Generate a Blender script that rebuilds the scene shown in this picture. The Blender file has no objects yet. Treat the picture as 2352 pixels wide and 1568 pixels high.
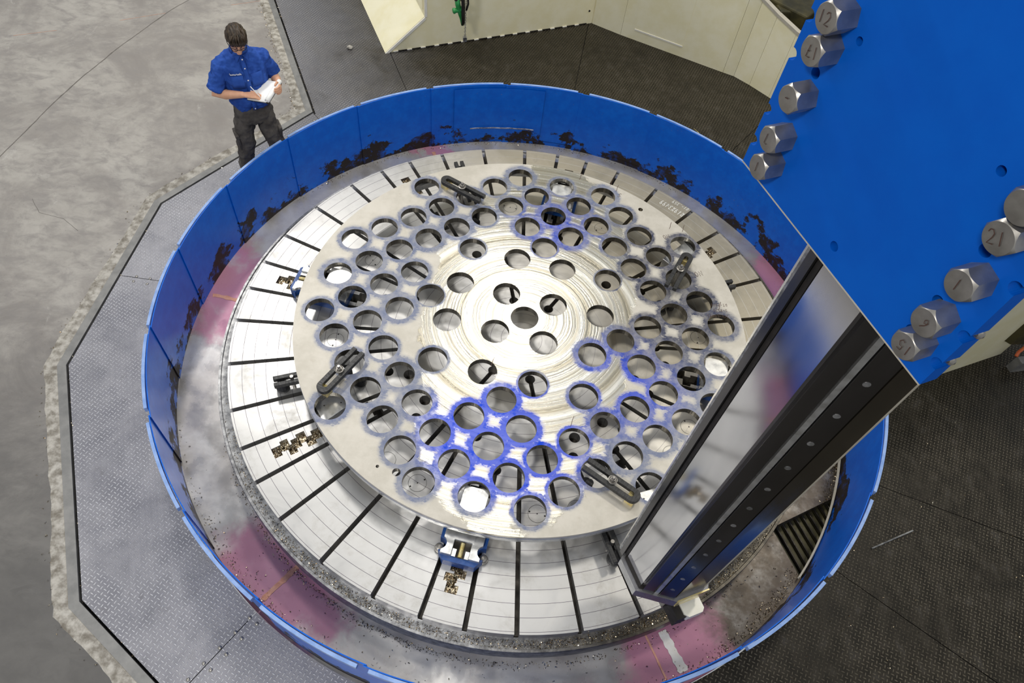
import bpy, bmesh, math, random
from math import sin, cos, pi, radians, sqrt, atan2, hypot
from mathutils import Vector, Matrix, noise as mnoise
from mathutils.geometry import delaunay_2d_cdt

random.seed(7)
scn = bpy.context.scene
COL = scn.collection

# ------------------------------------------------------------------ camera
CAM = Vector((0.0, -3.5425, 5.0161))
RIGHT = Vector((0.98638788, 0.14167178, 0.08347484))
UP = Vector((-0.16394257, 0.80802568, 0.56587749))
FWD = Vector((-0.01271905, 0.57185978, -0.82025278))
cam = bpy.data.cameras.new('camera')
cam.sensor_width = 36.0
cam.lens = 1649.44 / 2352 * 36.0
cam.clip_start = 0.05
cam.clip_end = 200
cam_o = bpy.data.objects.new('camera', cam)
m = Matrix((RIGHT, UP, -FWD)).transposed().to_4x4()
m.translation = CAM
cam_o.matrix_world = m
COL.objects.link(cam_o)
scn.camera = cam_o

# ------------------------------------------------------------------ world, lamps, exposure
world = bpy.data.worlds.new('hall')
scn.world = world
world.use_nodes = True
bg = world.node_tree.nodes['Background']
bg.inputs[0].default_value = (0.93, 0.97, 1.0, 1)
bg.inputs[1].default_value = 0.40


def lamp(name, loc, power, size, target=None, color=(1, 0.97, 0.92)):
    l = bpy.data.lights.new(name, 'AREA')
    l.shape = 'DISK'
    l.size = size
    l.energy = power
    l.color = color
    o = bpy.data.objects.new(name, l)
    o.location = loc
    t = Vector(target if target else (loc[0], loc[1], -10))
    o.rotation_euler = (t - Vector(loc)).to_track_quat('-Z', 'Y').to_euler()
    COL.objects.link(o)
    return o


lamp('unseen_overhead_light', (-4.8, 5.0, 8.6), 330, 1.1)
lamp('unseen_overhead_light', (-0.3, 6.2, 8.6), 130, 1.1)
lamp('unseen_overhead_light', (-0.6, 1.6, 8.6), 70, 1.1)
lamp('unseen_overhead_light', (-0.4, -1.1, 8.6), 14, 1.1)  # unseen lamp added to brighten the near side of the pan
lamp('unseen_overhead_light', (-2.5, -6.5, 8.6), 420, 1.1)  # unseen lamp added behind the camera to brighten upright faces
lamp('unseen_overhead_light', (-11.0, -1.0, 8.6), 150, 1.1)
lamp('unseen_overhead_light', (4.8, 3.2, 8.6), 220, 1.1, color=(1, 0.94, 0.82))  # unseen lamp added to brighten the cream housing

scn.view_settings.view_transform = 'Standard'
scn.view_settings.look = 'None'
scn.view_settings.exposure = 0.0
scn.view_settings.gamma = 1.0
scn.view_settings.use_curve_mapping = False

# ------------------------------------------------------------------ node helpers


def lin(c):
    """sRGB 0-255 triple to linear"""
    r = []
    for v in c:
        v = v / 255.0
        r.append(v / 12.92 if v <= 0.04045 else ((v + 0.055) / 1.055) ** 2.4)
    return tuple(r)


class NT:
    def __init__(self, name, base=(128, 128, 128), metal=0.0, rough=0.5, spec=0.5):
        self.mat = bpy.data.materials.new(name)
        self.mat.use_nodes = True
        self.t = self.mat.node_tree
        self.b = self.t.nodes['Principled BSDF']
        self.b.inputs['Base Color'].default_value = (*lin(base), 1)
        self.b.inputs['Metallic'].default_value = metal
        self.b.inputs['Roughness'].default_value = rough
        self.b.inputs['Specular IOR Level'].default_value = spec
        self.mat.diffuse_color = (*lin(base), 1)

    def n(self, typ, **kw):
        nd = self.t.nodes.new('ShaderNode' + typ)
        for k, v in kw.items():
            setattr(nd, k, v)
        return nd

    def set(self, sock, v):
        if hasattr(v, 'is_linked') or hasattr(v, 'links'):
            self.t.links.new(v, sock)
        elif isinstance(v, (tuple, list)):
            if len(v) == 3 and sock.type == 'RGBA':
                v = (*v, 1)
            sock.default_value = v
        else:
            sock.default_value = v

    def obj(self):
        return self.n('TexCoord').outputs['Object']

    def gen(self):
        return self.n('TexCoord').outputs['Generated']

    def mp(self, vec, loc=(0, 0, 0), rot=(0, 0, 0), scale=(1, 1, 1)):
        nd = self.n('Mapping')
        self.set(nd.inputs[0], vec)
        nd.inputs['Location'].default_value = loc
        nd.inputs['Rotation'].default_value = rot
        nd.inputs['Scale'].default_value = scale
        return nd.outputs[0]

    def noise(self, vec, scale=5, detail=4, rough=0.55, dist=0.0):
        nd = self.n('TexNoise')
        self.set(nd.inputs['Vector'], vec)
        nd.inputs['Scale'].default_value = scale
        nd.inputs['Detail'].default_value = detail
        nd.inputs['Roughness'].default_value = rough
        nd.inputs['Distortion'].default_value = dist
        return nd.outputs[0]

    def math(self, op, a, b=None, c=None, clamp=False):
        nd = self.n('Math', operation=op, use_clamp=clamp)
        self.set(nd.inputs[0], a)
        if b is not None:
            self.set(nd.inputs[1], b)
        if c is not None:
            self.set(nd.inputs[2], c)
        return nd.outputs[0]

    def mapr(self, v, a, b, c=0.0, d=1.0, smooth=True):
        nd = self.n('MapRange')
        if smooth:
            nd.interpolation_type = 'SMOOTHSTEP'
        self.set(nd.inputs[0], v)
        nd.inputs[1].default_value = a
        nd.inputs[2].default_value = b
        nd.inputs[3].default_value = c
        nd.inputs[4].default_value = d
        return nd.outputs[0]

    def mix(self, f, a, b):
        nd = self.n('Mix', data_type='RGBA')
        self.set(nd.inputs[0], f)
        self.set(nd.inputs[6], a)
        self.set(nd.inputs[7], b)
        return nd.outputs[2]

    def mixf(self, f, a, b):
        nd = self.n('Mix', data_type='FLOAT')
        self.set(nd.inputs[0], f)
        self.set(nd.inputs[2], a)
        self.set(nd.inputs[3], b)
        return nd.outputs[0]

    def sep(self, vec):
        nd = self.n('SeparateXYZ')
        self.set(nd.inputs[0], vec)
        return nd.outputs

    def comb(self, x, y, z=0.0):
        nd = self.n('CombineXYZ')
        self.set(nd.inputs[0], x)
        self.set(nd.inputs[1], y)
        self.set(nd.inputs[2], z)
        return nd.outputs[0]

    def bump(self, h, strength=0.3, dist=0.01):
        nd = self.n('Bump')
        self.set(nd.inputs['Height'], h)
        nd.inputs['Strength'].default_value = strength
        nd.inputs['Distance'].default_value = dist
        self.t.links.new(nd.outputs[0], self.b.inputs['Normal'])

    def col(self, v):
        self.set(self.b.inputs['Base Color'], v)

    def rgh(self, v):
        self.set(self.b.inputs['Roughness'], v)

    def met(self, v):
        self.set(self.b.inputs['Metallic'], v)


def noisy(name, c1, c2, metal, rough, scale=6, rvar=0.1, bump=0.05, bscale=60, spec=0.5, stretch=(1, 1, 1)):
    k = NT(name, c1, metal, rough, spec)
    v = k.mp(k.obj(), scale=stretch)
    f = k.mapr(k.noise(v, scale, 5, 0.6), 0.3, 0.7)
    k.col(k.mix(f, lin(c1), lin(c2)))
    k.rgh(k.mapr(k.noise(v, scale * 1.7, 3), 0.3, 0.7, max(0.03, rough - rvar), rough + rvar))
    if bump:
        k.bump(k.noise(v, bscale, 3), bump, 0.004)
    return k.mat


def mat_concrete():
    k = NT('concrete', (150, 146, 140), 0, 0.75, 0.35)
    o = k.obj()
    a = k.noise(o, 1.1, 8, 0.68, 0.6)
    b = k.noise(k.mp(o, scale=(1, 1.6, 1)), 5.5, 6, 0.65, 0.4)
    c = k.noise(o, 40, 3, 0.6)
    c1 = k.mix(k.mapr(a, 0.32, 0.68), lin((136, 131, 127)), lin((172, 168, 162)))
    c2 = k.mix(k.mapr(b, 0.38, 0.72), c1, lin((140, 136, 133)))
    # whiter scuffs
    s = k.noise(k.mp(o, loc=(3, 1, 0), scale=(1.2, 1, 1)), 2.3, 7, 0.75, 1.2)
    c3 = k.mix(k.mapr(s, 0.6, 0.76, 0, 0.55), c2, lin((196, 193, 188)))
    xyz = k.sep(o)
    # slab darkens towards the camera side, with a noise-broken edge
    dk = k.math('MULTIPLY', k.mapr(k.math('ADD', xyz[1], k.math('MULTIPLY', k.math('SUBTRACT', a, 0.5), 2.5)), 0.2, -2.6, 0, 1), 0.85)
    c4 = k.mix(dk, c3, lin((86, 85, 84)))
    c5 = k.mix(k.mapr(c, 0.62, 0.75, 0, 0.35), c4, lin((90, 86, 82)))
    k.col(c5)
    k.rgh(k.mapr(b, 0.3, 0.7, 0.6, 0.85))
    k.bump(k.math('ADD', k.math('MULTIPLY', c, 0.5), b), 0.12, 0.01)
    return k.mat


def lug_pattern(k, o, pitch, ang):
    """raised tread lugs, alternating direction in a checkerboard"""
    v = k.mp(o, rot=(0, 0, ang), scale=(1 / pitch, 1 / pitch, 1))
    x, y, _ = k.sep(v)
    fx, fy = k.math('FLOOR', x), k.math('FLOOR', y)
    par = k.math('MODULO', k.math('ADD', k.math('ADD', fx, fy), 1000), 2)
    par = k.math('ROUND', par)
    lx = k.math('SUBTRACT', k.math('SUBTRACT', x, fx), 0.5)
    ly = k.math('SUBTRACT', k.math('SUBTRACT', y, fy), 0.5)
    # swap axes with parity
    ax = k.mixf(par, lx, ly)
    ay = k.mixf(par, ly, lx)
    e = k.math('ADD', k.math('POWER', k.math('DIVIDE', k.math('ABSOLUTE', ax), 0.46), 2),
               k.math('POWER', k.math('DIVIDE', k.math('ABSOLUTE', ay), 0.155), 2))
    return k.mapr(e, 1.1, 0.45)


def mat_tread(name, ang):
    k = NT(name, (128, 128, 136), 0.5, 0.42)
    o = k.obj()
    lug = lug_pattern(k, o, 0.030, ang)
    a = k.noise(o, 1.7, 6, 0.65, 0.5)
    b = k.noise(k.mp(o, scale=(1.5, 1, 1)), 7, 5, 0.6)
    x, y, _ = k.sep(o)
    # coolant and oil trodden over the plates on the machine side
    sx = k.math('ADD', k.math('ADD', x, k.math('MULTIPLY', y, 0.45)), k.math('MULTIPLY', k.math('SUBTRACT', a, 0.5), 2.5))
    oil = k.mapr(sx, -3.0, 0.6)
    k.met(k.mixf(oil, 0.5, 0.25))
    k.set(k.b.inputs['Specular IOR Level'], k.mixf(oil, 0.5, 0.35))
    clean = k.mix(k.mapr(a, 0.33, 0.67), lin((134, 134, 142)), lin((164, 163, 169)))
    oily = k.mix(k.mapr(b, 0.33, 0.67), lin((34, 30, 22)), lin((50, 45, 36)))
    base = k.mix(oil, clean, oily)
    base = k.mix(k.mapr(b, 0.55, 0.8, 0, 0.35), base, lin((84, 82, 82)))
    wear = k.mapr(k.noise(o, 2.6, 4), 0.3, 0.62, 0.35, 1.0)
    lugc = k.mix(oil, lin((216, 216, 220)), lin((104, 97, 83)))
    k.col(k.mix(k.math('MULTIPLY', lug, wear), base, lugc))
    r0 = k.mapr(b, 0.3, 0.7, 0.34, 0.5)
    k.rgh(k.mixf(lug, r0, 0.25))
    k.bump(lug, 0.85, 0.0025)
    return k.mat


def mat_table():
    k = NT('machined_table_steel', (205, 203, 200), 0.9, 0.4)
    o = k.obj()
    x, y, _ = k.sep(o)
    r = k.math('SQRT', k.math('ADD', k.math('MULTIPLY', x, x), k.math('MULTIPLY', y, y)))
    t = k.math('DIVIDE', k.math('SUBTRACT', 2.291, r), 0.092)
    ln = k.math('ABSOLUTE', k.math('SUBTRACT', k.math('FRACT', k.math('ADD', t, 0.5)), 0.5))
    line = k.mapr(ln, 0.022, 0.010)
    a = k.noise(o, 3.0, 7, 0.7, 0.5)
    b = k.noise(o, 16, 4, 0.65)
    st = k.math('MULTIPLY', k.mapr(a, 0.45, 0.72), k.mapr(b, 0.35, 0.7))
    # half away from the operator painted browner, standing in for weaker reflection
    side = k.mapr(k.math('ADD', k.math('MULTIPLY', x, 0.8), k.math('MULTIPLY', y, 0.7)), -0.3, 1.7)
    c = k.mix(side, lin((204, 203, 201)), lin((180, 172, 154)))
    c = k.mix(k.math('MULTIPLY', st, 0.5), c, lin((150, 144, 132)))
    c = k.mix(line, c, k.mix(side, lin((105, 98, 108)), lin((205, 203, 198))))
    k.col(c)
    k.rgh(k.mapr(a, 0.3, 0.7, 0.34, 0.5))
    k.bump(b, 0.04, 0.004)
    return k.mat


def mat_workpiece():
    k = NT('workpiece_steel', (200, 196, 188), 0.5, 0.4)
    o = k.obj()
    x, y, _ = k.sep(o)
    r = k.math('SQRT', k.math('ADD', k.math('MULTIPLY', x, x), k.math('MULTIPLY', y, y)))
    # freshly faced oval zone; the rim still carries matt mill scale
    wob = k.math('SUBTRACT', k.noise(o, 2.2, 8, 0.7, 0.3), 0.5)
    ex = k.math('DIVIDE', k.math('SUBTRACT', x, 0.05), 0.88)
    ey = k.math('DIVIDE', y, 1.92)
    ell = k.math('SQRT', k.math('ADD', k.math('MULTIPLY', ex, ex), k.math('MULTIPLY', ey, ey)))
    ell = k.math('ADD', ell, k.math('MULTIPLY', wob, 0.42))
    cut = k.mapr(ell, 1.0, 0.975)
    # lathe rings
    rv = k.comb(k.math('MULTIPLY', r, 1.0), 0.0, 0.0)
    ring = k.noise(rv, 12, 6, 0.75)
    ring2 = k.noise(k.comb(k.math('ADD', r, k.math('MULTIPLY', wob, 0.06)), 3.0, 0.0), 26, 3, 0.6)
    fine = k.noise(o, 55, 4, 0.6)
    patch = k.noise(o, 3.5, 6, 0.7)
    cutc = k.mix(k.mapr(ring, 0.36, 0.62), lin((178, 168, 144)), lin((240, 238, 230)))
    cutc = k.mix(k.mapr(patch, 0.58, 0.75, 0, 0.5), cutc, lin((178, 170, 152)))
    scale = k.mix(k.mapr(patch, 0.35, 0.65), lin((190, 185, 174)), lin((205, 200, 190)))
    scale = k.mix(k.mapr(k.noise(o, 9, 6, 0.7), 0.6, 0.8, 0, 0.35), scale, lin((160, 145, 128)))
    base = k.mix(cut, scale, cutc)
    # layout dye brushed round the holes
    at = k.n('Attribute', attribute_name='dye')
    dye = at.outputs['Fac']
    brush = k.noise(k.mp(o, rot=(0, 0, 0.5), scale=(1, 1.9, 1)), 15, 9, 0.78)
    dy = k.math('ADD', dye, k.math('MULTIPLY', k.math('SUBTRACT', brush, 0.5), 1.7))
    dm = k.mapr(dy, 0.40, 0.56)
    at2 = k.n('Attribute', attribute_name='dye_strength')
    stg = at2.outputs['Fac']
    thin = k.math('MAXIMUM', k.mapr(k.noise(o, 14, 5, 0.7), 0.3, 0.7, 0.6, 1.0), k.math('MULTIPLY', stg, 0.86))
    dm = k.math('MULTIPLY', dm, thin)
    # thinned wash feathering out beyond the brushed edge
    haze = k.mapr(k.math('ADD', dye, k.math('MULTIPLY', k.math('SUBTRACT', brush, 0.5), 0.5)), 0.08, 0.6, 0.0, 0.5)
    dm = k.math('MAXIMUM', dm, haze)
    dcol = k.mix(stg, lin((112, 121, 148)), lin((0, 62, 200)))
    darkd = k.n('Attribute', attribute_name='dye_dark').outputs['Fac']
    dcol = k.mix(darkd, dcol, lin((52, 58, 84)))
    k.col(k.mix(dm, base, dcol))
    k.met(k.math('MULTIPLY', k.mixf(cut, 0.35, 1.0), k.math('SUBTRACT', 1.0, k.math('MULTIPLY', dm, 0.75))))
    rc = k.mapr(ring2, 0.3, 0.7, 0.2, 0.36)
    rr = k.mixf(cut, 0.52, rc)
    k.rgh(k.mixf(dm, rr, 0.42))
    k.set(k.b.inputs['Specular IOR Level'], k.mixf(dm, 0.5, 0.2))
    tan = k.n('Tangent', direction_type='RADIAL', axis='Z')
    k.t.links.new(tan.outputs[0], k.b.inputs['Tangent'])
    k.set(k.b.inputs['Anisotropic'], k.math('MULTIPLY', cut, 0.75))
    h = k.math('ADD', k.math('MULTIPLY', k.math('ADD', ring, ring2), k.math('MULTIPLY', cut, 1.0)), k.math('MULTIPLY', fine, 0.06))
    k.bump(h, 0.42, 0.006)
    return k.mat


def mat_guard():
    k = NT('guard_blue_paint', (0, 84, 190), 0, 0.36, 0.3)
    o = k.obj()
    x, y, z = k.sep(o)
    a = k.noise(k.mp(o, scale=(1, 1, 1.3)), 3.4, 7, 0.66, 0.15)
    b = k.noise(o, 9, 6, 0.7)
    base = k.mix(k.mapr(b, 0.35, 0.7), lin((0, 94, 206)), lin((2, 106, 218)))
    # scorched, oil-blackened blotches splashed up from the pan
    lowz = k.mapr(z, 0.12, -0.36, -0.12, 0.16)
    bl = k.mapr(k.math('ADD', a, lowz), 0.59, 0.63)
    bl = k.math('MULTIPLY', bl, k.mapr(b, 0.28, 0.5, 0.35, 1.0))
    c = k.mix(bl, base, lin((38, 30, 30)))
    sp = k.mapr(k.noise(o, 70, 2, 0.5), 0.70, 0.76, 0, 0.5)
    k.col(k.mix(sp, c, lin((120, 110, 110))))
    k.rgh(k.mixf(bl, 0.36, 0.55))
    k.bump(b, 0.06, 0.006)
    return k.mat


PINK = ((174.0, 15), (-122.7, 15), (117, 5), (33.5, 9), (-57.0, 13))


def mat_pan():
    k = NT('chip_pan_steel', (150, 147, 143), 0.75, 0.3)
    o = k.obj()
    x, y, _ = k.sep(o)
    az = k.math('DEGREES', k.math('ARCTAN2', y, x))
    n1 = k.noise(o, 2.5, 6, 0.65, 0.4)
    wob = k.math('MULTIPLY', k.math('SUBTRACT', n1, 0.5), 26)
    pk = None
    for a, w in PINK:
        dlt = k.math('ABSOLUTE', k.math('SUBTRACT', k.math('MODULO', k.math('ADD', k.math('SUBTRACT', az, a), 540.0), 360.0), 180.0))
        q = k.mapr(k.math('ADD', dlt, wob), w, w * 0.35)
        pk = q if pk is None else k.math('MAXIMUM', pk, q)
    c = k.mix(k.mapr(n1, 0.35, 0.65), lin((186, 181, 177)), lin((214, 211, 207)))
    # darker, browner stretch under the ram
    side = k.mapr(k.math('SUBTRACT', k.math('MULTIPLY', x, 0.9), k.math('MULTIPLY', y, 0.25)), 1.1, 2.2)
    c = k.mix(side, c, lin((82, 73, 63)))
    st = k.mapr(k.noise(k.mp(o, loc=(5, 2, 0)), 6, 7, 0.7), 0.45, 0.85, 0, 0.4)
    c = k.mix(st, c, lin((205, 204, 200)))
    c = k.mix(k.math('MULTIPLY', pk, 0.9), c, lin((196, 132, 158)))
    k.col(c)
    k.met(k.mixf(pk, 0.45, 0.2))
    k.rgh(k.mapr(k.noise(o, 5, 4), 0.3, 0.7, 0.2, 0.42))
    k.bump(k.noise(o, 12, 4), 0.05, 0.01)
    return k.mat


def mat_cream():
    k = NT('cream_paint', (226, 214, 170), 0, 0.42)
    o = k.obj()
    _, _, z = k.sep(o)
    a = k.noise(o, 3, 6, 0.65)
    b = k.noise(o, 11, 6, 0.75)
    c = k.mix(k.mapr(a, 0.35, 0.65), lin((243, 235, 196)), lin((250, 244, 214)))
    dirt = k.math('MULTIPLY', k.mapr(z, -0.02, -0.29), k.mapr(b, 0.5, 0.72))
    k.col(k.mix(k.math('MULTIPLY', dirt, 0.7), c, lin((112, 92, 60))))
    k.bump(b, 0.03, 0.004)
    return k.mat


def mat_swarf():
    k = NT('metal_swarf', (190, 165, 120), 1.0, 0.28)
    o = k.obj()
    c = k.noise(o, 120, 2)
    k.col(k.mix(k.mapr(c, 0.4, 0.6), lin((225, 215, 190)), lin((110, 84, 52))))
    return k.mat


def mat_rim():
    k = NT('rim_ring_steel', (150, 150, 150), 0.8, 0.36)
    o = k.obj()
    x, y, _ = k.sep(o)
    a = k.noise(o, 18, 6, 0.7)
    side = k.mapr(k.math('SUBTRACT', k.math('MULTIPLY', x, 0.9), k.math('MULTIPLY', y, 0.3)), 0.4, 1.8)
    c = k.mix(k.mapr(a, 0.3, 0.7), lin((112, 112, 114)), lin((190, 190, 190)))
    # chips and old oil caked in the groove on the ram side
    k.col(k.mix(side, c, k.mix(k.mapr(a, 0.3, 0.7), lin((58, 53, 45)), lin((104, 97, 84)))))
    k.met(k.mixf(side, 0.8, 0.4))
    k.bump(a, 0.1, 0.004)
    return k.mat


MT = {}
MT['rimring'] = mat_rim()
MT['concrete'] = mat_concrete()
MT['tread'] = mat_tread('tread_plate', 0.32)
MT['table'] = mat_table()
MT['work'] = mat_workpiece()
MT['guard'] = mat_guard()
MT['pan'] = mat_pan()
MT['cream'] = mat_cream()
MT['swarf'] = mat_swarf()
MT['grout'] = noisy('worn_mortar', (116, 110, 100), (186, 182, 174), 0, 0.8, 16, 0.05, 0.3, 40)
MT['angle'] = noisy('galvanised_edge', (128, 128, 127), (150, 149, 147), 0.5, 0.5, 8, 0.08, 0.05, 30)
MT['dark'] = noisy('black_void', (14, 13, 12), (26, 23, 20), 0, 0.7, 12, 0.1, 0.1, 30)
MT['slot'] = noisy('slot_steel', (36, 33, 30), (78, 74, 68), 0.7, 0.45, 9, 0.1, 0.1, 40)
MT['rimsteel'] = noisy('rim_steel', (126, 126, 128), (196, 196, 196), 0.85, 0.35, 22, 0.12, 0.12, 60)
MT['flange'] = noisy('pale_blue_edge', (120, 154, 214), (150, 178, 228), 0, 0.42, 14, 0.08, 0.05, 40)
MT['navy'] = noisy('navy_paint', (14, 44, 100), (18, 56, 122), 0, 0.4, 7, 0.08, 0.04, 40)
MT['blue'] = noisy('machine_blue_paint', (0, 84, 186), (0, 90, 192), 0, 0.5, 5, 0.05, 0.03, 90, spec=0.14)
MT['bolt'] = noisy('bolt_steel', (150, 146, 140), (182, 178, 172), 0.85, 0.36, 9, 0.08, 0.03, 60)
MT['black'] = noisy('black_oxide', (40, 40, 41), (64, 64, 64), 0.4, 0.42, 20, 0.08, 0.1, 50, stretch=(4, 1, 1))
MT['steel'] = noisy('bright_steel', (198, 198, 197), (224, 224, 222), 0.85, 0.34, 12, 0.08, 0.03, 70)
MT['jawblue'] = noisy('jaw_blue_paint', (22, 66, 132), (30, 80, 150), 0, 0.4, 12, 0.08, 0.05, 50)
MT['ramface'] = noisy('polished_ram_steel', (214, 213, 214), (228, 227, 228), 1.0, 0.1, 3, 0.03, 0.0, 30, stretch=(1, 1, 0.2))
MT['ramdark'] = noisy('ground_ram_steel', (104, 102, 102), (124, 122, 122), 0.95, 0.2, 4, 0.05, 0.0, 30, stretch=(1, 1, 0.2))
MT['rambrown'] = noisy('oiled_ram_steel', (92, 86, 76), (110, 102, 90), 0.95, 0.16, 4, 0.05, 0.0, 30, stretch=(1, 1, 0.2))
MT['collar'] = noisy('collar_steel', (150, 149, 152), (170, 169, 172), 0.85, 0.28, 9, 0.05, 0.02)
MT['toolsteel'] = noisy('bright_tool_steel', (240, 238, 226), (248, 246, 238), 0.3, 0.35, 9, 0.05, 0.02)
MT['bore'] = noisy('bored_steel', (96, 92, 84), (140, 136, 128), 0.9, 0.3, 6, 0.06, 0.0, 40, stretch=(3, 3, 0.3))
MT['brass'] = noisy('freshly_cut_yellow_metal', (232, 208, 128), (248, 236, 190), 0.8, 0.3, 16, 0.06, 0.08, 40)
MT['weld'] = noisy('orange_weld_scale', (206, 146, 122), (226, 172, 148), 0.2, 0.6, 20, 0.1, 0.3, 60)
MT['white'] = noisy('white_sealant', (236, 232, 220), (246, 244, 236), 0, 0.5, 20, 0.1, 0.1, 50)
MT['ink'] = noisy('dark_ink', (66, 42, 34), (84, 54, 42), 0, 0.6, 20, 0.05, 0)
MT['chalk'] = noisy('white_chalk', (222, 224, 220), (240, 240, 236), 0, 0.9, 60, 0.05, 0)
MT['orange'] = noisy('orange_chalk_line', (206, 150, 122), (190, 146, 126), 0, 0.9, 25, 0.05, 0)
MT['crack'] = noisy('floor_crack', (96, 92, 88), (112, 107, 102), 0, 0.9, 25, 0.05, 0)
MT['green'] = noisy('green_enamel', (36, 126, 56), (60, 160, 90), 0, 0.3, 12, 0.05, 0)
MT['rubber'] = noisy('black_rubber', (24, 21, 20), (36, 31, 28), 0, 0.6, 18, 0.08, 0.05)
MT['beige'] = noisy('grey_cap_paint', (178, 172, 158), (190, 184, 170), 0, 0.5, 14, 0.06, 0.04)
MT['mech'] = noisy('dark_machinery', (52, 50, 34), (84, 78, 48), 0.4, 0.5, 5, 0.1, 0.2, 20)
MT['rustdot'] = noisy('cable_orange', (196, 92, 50), (206, 110, 60), 0, 0.5, 20, 0.05, 0)

# ------------------------------------------------------------------ mesh helpers


class MB:
    """collects polygons, then links them as ONE mesh object"""

    def __init__(self):
        self.v = []
        self.f = []

    def poly(self, pts):
        i = len(self.v)
        self.v += [tuple(p) for p in pts]
        self.f.append(tuple(range(i, i + len(pts))))

    def grid(self, rings, close=True, cap0=False, cap1=False):
        i0 = len(self.v)
        n = len(rings[0])
        for r in rings:
            self.v += [tuple(p) for p in r]
        for a in range(len(rings) - 1):
            for b in range(n if close else n - 1):
                c = (b + 1) % n
                self.f.append((i0 + a * n + b, i0 + a * n + c, i0 + (a + 1) * n + c, i0 + (a + 1) * n + b))
        if cap0:
            self.f.append(tuple(i0 + k for k in range(n))[::-1])
        if cap1:
            self.f.append(tuple(i0 + (len(rings) - 1) * n + k for k in range(n)))
        return self

    def prism(self, pts2, z0, z1):
        """vertical prism over a 2-D polygon (counter-clockwise)"""
        self.grid([[(x, y, z0) for x, y in pts2], [(x, y, z1) for x, y in pts2]], True, True, True)
        return self

    def box(self, a, b):
        (x0, y0, z0), (x1, y1, z1) = a, b
        return self.prism([(x0, y0), (x1, y0), (x1, y1), (x0, y1)], z0, z1)

    def obox(self, c, ax, ay, az, sx, sy, sz):
        """oriented box: centre, three unit axes, full sizes"""
        c, ax, ay, az = Vector(c), Vector(ax), Vector(ay), Vector(az)
        q = [(-1, -1), (1, -1), (1, 1), (-1, 1)]
        lo = [c + ax * (sx / 2 * a) + ay * (sy / 2 * b) - az * (sz / 2) for a, b in q]
        hi = [c + ax * (sx / 2 * a) + ay * (sy / 2 * b) + az * (sz / 2) for a, b in q]
        return self.grid([lo, hi], True, True, True)

    def lathe(self, prof, n=24, c=(0, 0, 0), axis=None, cap=True):
        """prof: (radius, height) pairs from bottom to top round an axis"""
        c = Vector(c)
        az = Vector(axis).normalized() if axis else Vector((0, 0, 1))
        ax = az.orthogonal().normalized()
        ay = az.cross(ax)
        rings = [[c + ax * (r * cos(2 * pi * k / n)) + ay * (r * sin(2 * pi * k / n)) + az * h for k in range(n)] for r, h in prof]
        return self.grid(rings, True, cap, cap)

    def tube(self, path, rad, n=10, flat=None):
        """round tube along a path; rad is a number, a list, or a list of (a, b) half axes"""
        P = [Vector(p) for p in path]
        if not isinstance(rad, (list, tuple)):
            rad = [rad] * len(P)
        t0 = (P[1] - P[0]).normalized()
        ax = Vector(flat) if flat else t0.orthogonal()
        rings = []
        for i, p in enumerate(P):
            a = P[max(0, i - 1)]
            b = P[min(len(P) - 1, i + 1)]
            t = (b - a).normalized()
            ax = (ax - t * ax.dot(t)).normalized()
            ay = t.cross(ax)
            r = rad[i]
            ra, rb = (r if isinstance(r, (list, tuple)) else (r, r))
            rings.append([p + ax * (ra * cos(2 * pi * k / n)) + ay * (rb * sin(2 * pi * k / n)) for k in range(n)])
        return self.grid(rings, True, True, True)

    def ball(self, c, rx, ry, rz, n=14, m=9, fn=None):
        c = Vector(c)
        rings = []
        for j in range(m + 1):
            ph = -pi / 2 + pi * (j / m)
            if j == 0:
                ph += 0.02
            if j == m:
                ph -= 0.02
            ring = []
            for k in range(n):
                th = 2 * pi * k / n
                v = Vector((cos(ph) * cos(th) * rx, cos(ph) * sin(th) * ry, sin(ph) * rz))
                if fn:
                    v = fn(v)
                ring.append(c + v)
            rings.append(ring)
        return self.grid(rings, True, True, True)

    def xform(self, M):
        self.v = [tuple(M @ Vector(p)) for p in self.v]
        return self

    def mesh(self, name, mat, smooth=False):
        me = bpy.data.meshes.new(name)
        me.from_pydata(self.v, [], self.f)
        me.validate()
        bm = bmesh.new()
        bm.from_mesh(me)
        bmesh.ops.remove_doubles(bm, verts=bm.verts, dist=1e-5)
        bmesh.ops.recalc_face_normals(bm, faces=bm.faces)
        bm.to_mesh(me)
        bm.free()
        me.materials.append(MT[mat] if isinstance(mat, str) else mat)
        if smooth:
            for p in me.polygons:
                p.use_smooth = True
            if smooth != 'all':
                me.set_sharp_from_angle(angle=radians(40))
        return me

    def build(self, name, mat, parent=None, smooth=False):
        return link(name, self.mesh(name, mat, smooth), parent)


def link(name, me, parent=None):
    o = bpy.data.objects.new(name, me)
    COL.objects.link(o)
    if parent:
        o.parent = parent
    return o


def tag(o, label=None, cat=None, group=None, kind=None):
    if label:
        o['label'] = label
    if cat:
        o['category'] = cat
    if group:
        o['group'] = group
    if kind:
        o['kind'] = kind
    return o


def empty(name, loc=(0, 0, 0), rz=0.0, label=None, cat=None, group=None, kind=None):
    o = bpy.data.objects.new(name, None)
    o.empty_display_size = 0.2
    COL.objects.link(o)
    o.location = loc
    o.rotation_euler = (0, 0, rz)
    return tag(o, label, cat, group, kind)


def copy_tree(o, parent=None):
    c = o.copy()
    COL.objects.link(c)
    c.parent = parent
    for ch in list(o.children):
        copy_tree(ch, c)
    return c


def bevel(o, w=0.004, seg=2):
    b = o.modifiers.new('bevel', 'BEVEL')
    b.width = w
    b.segments = seg
    b.limit_method = 'ANGLE'
    return o


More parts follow.
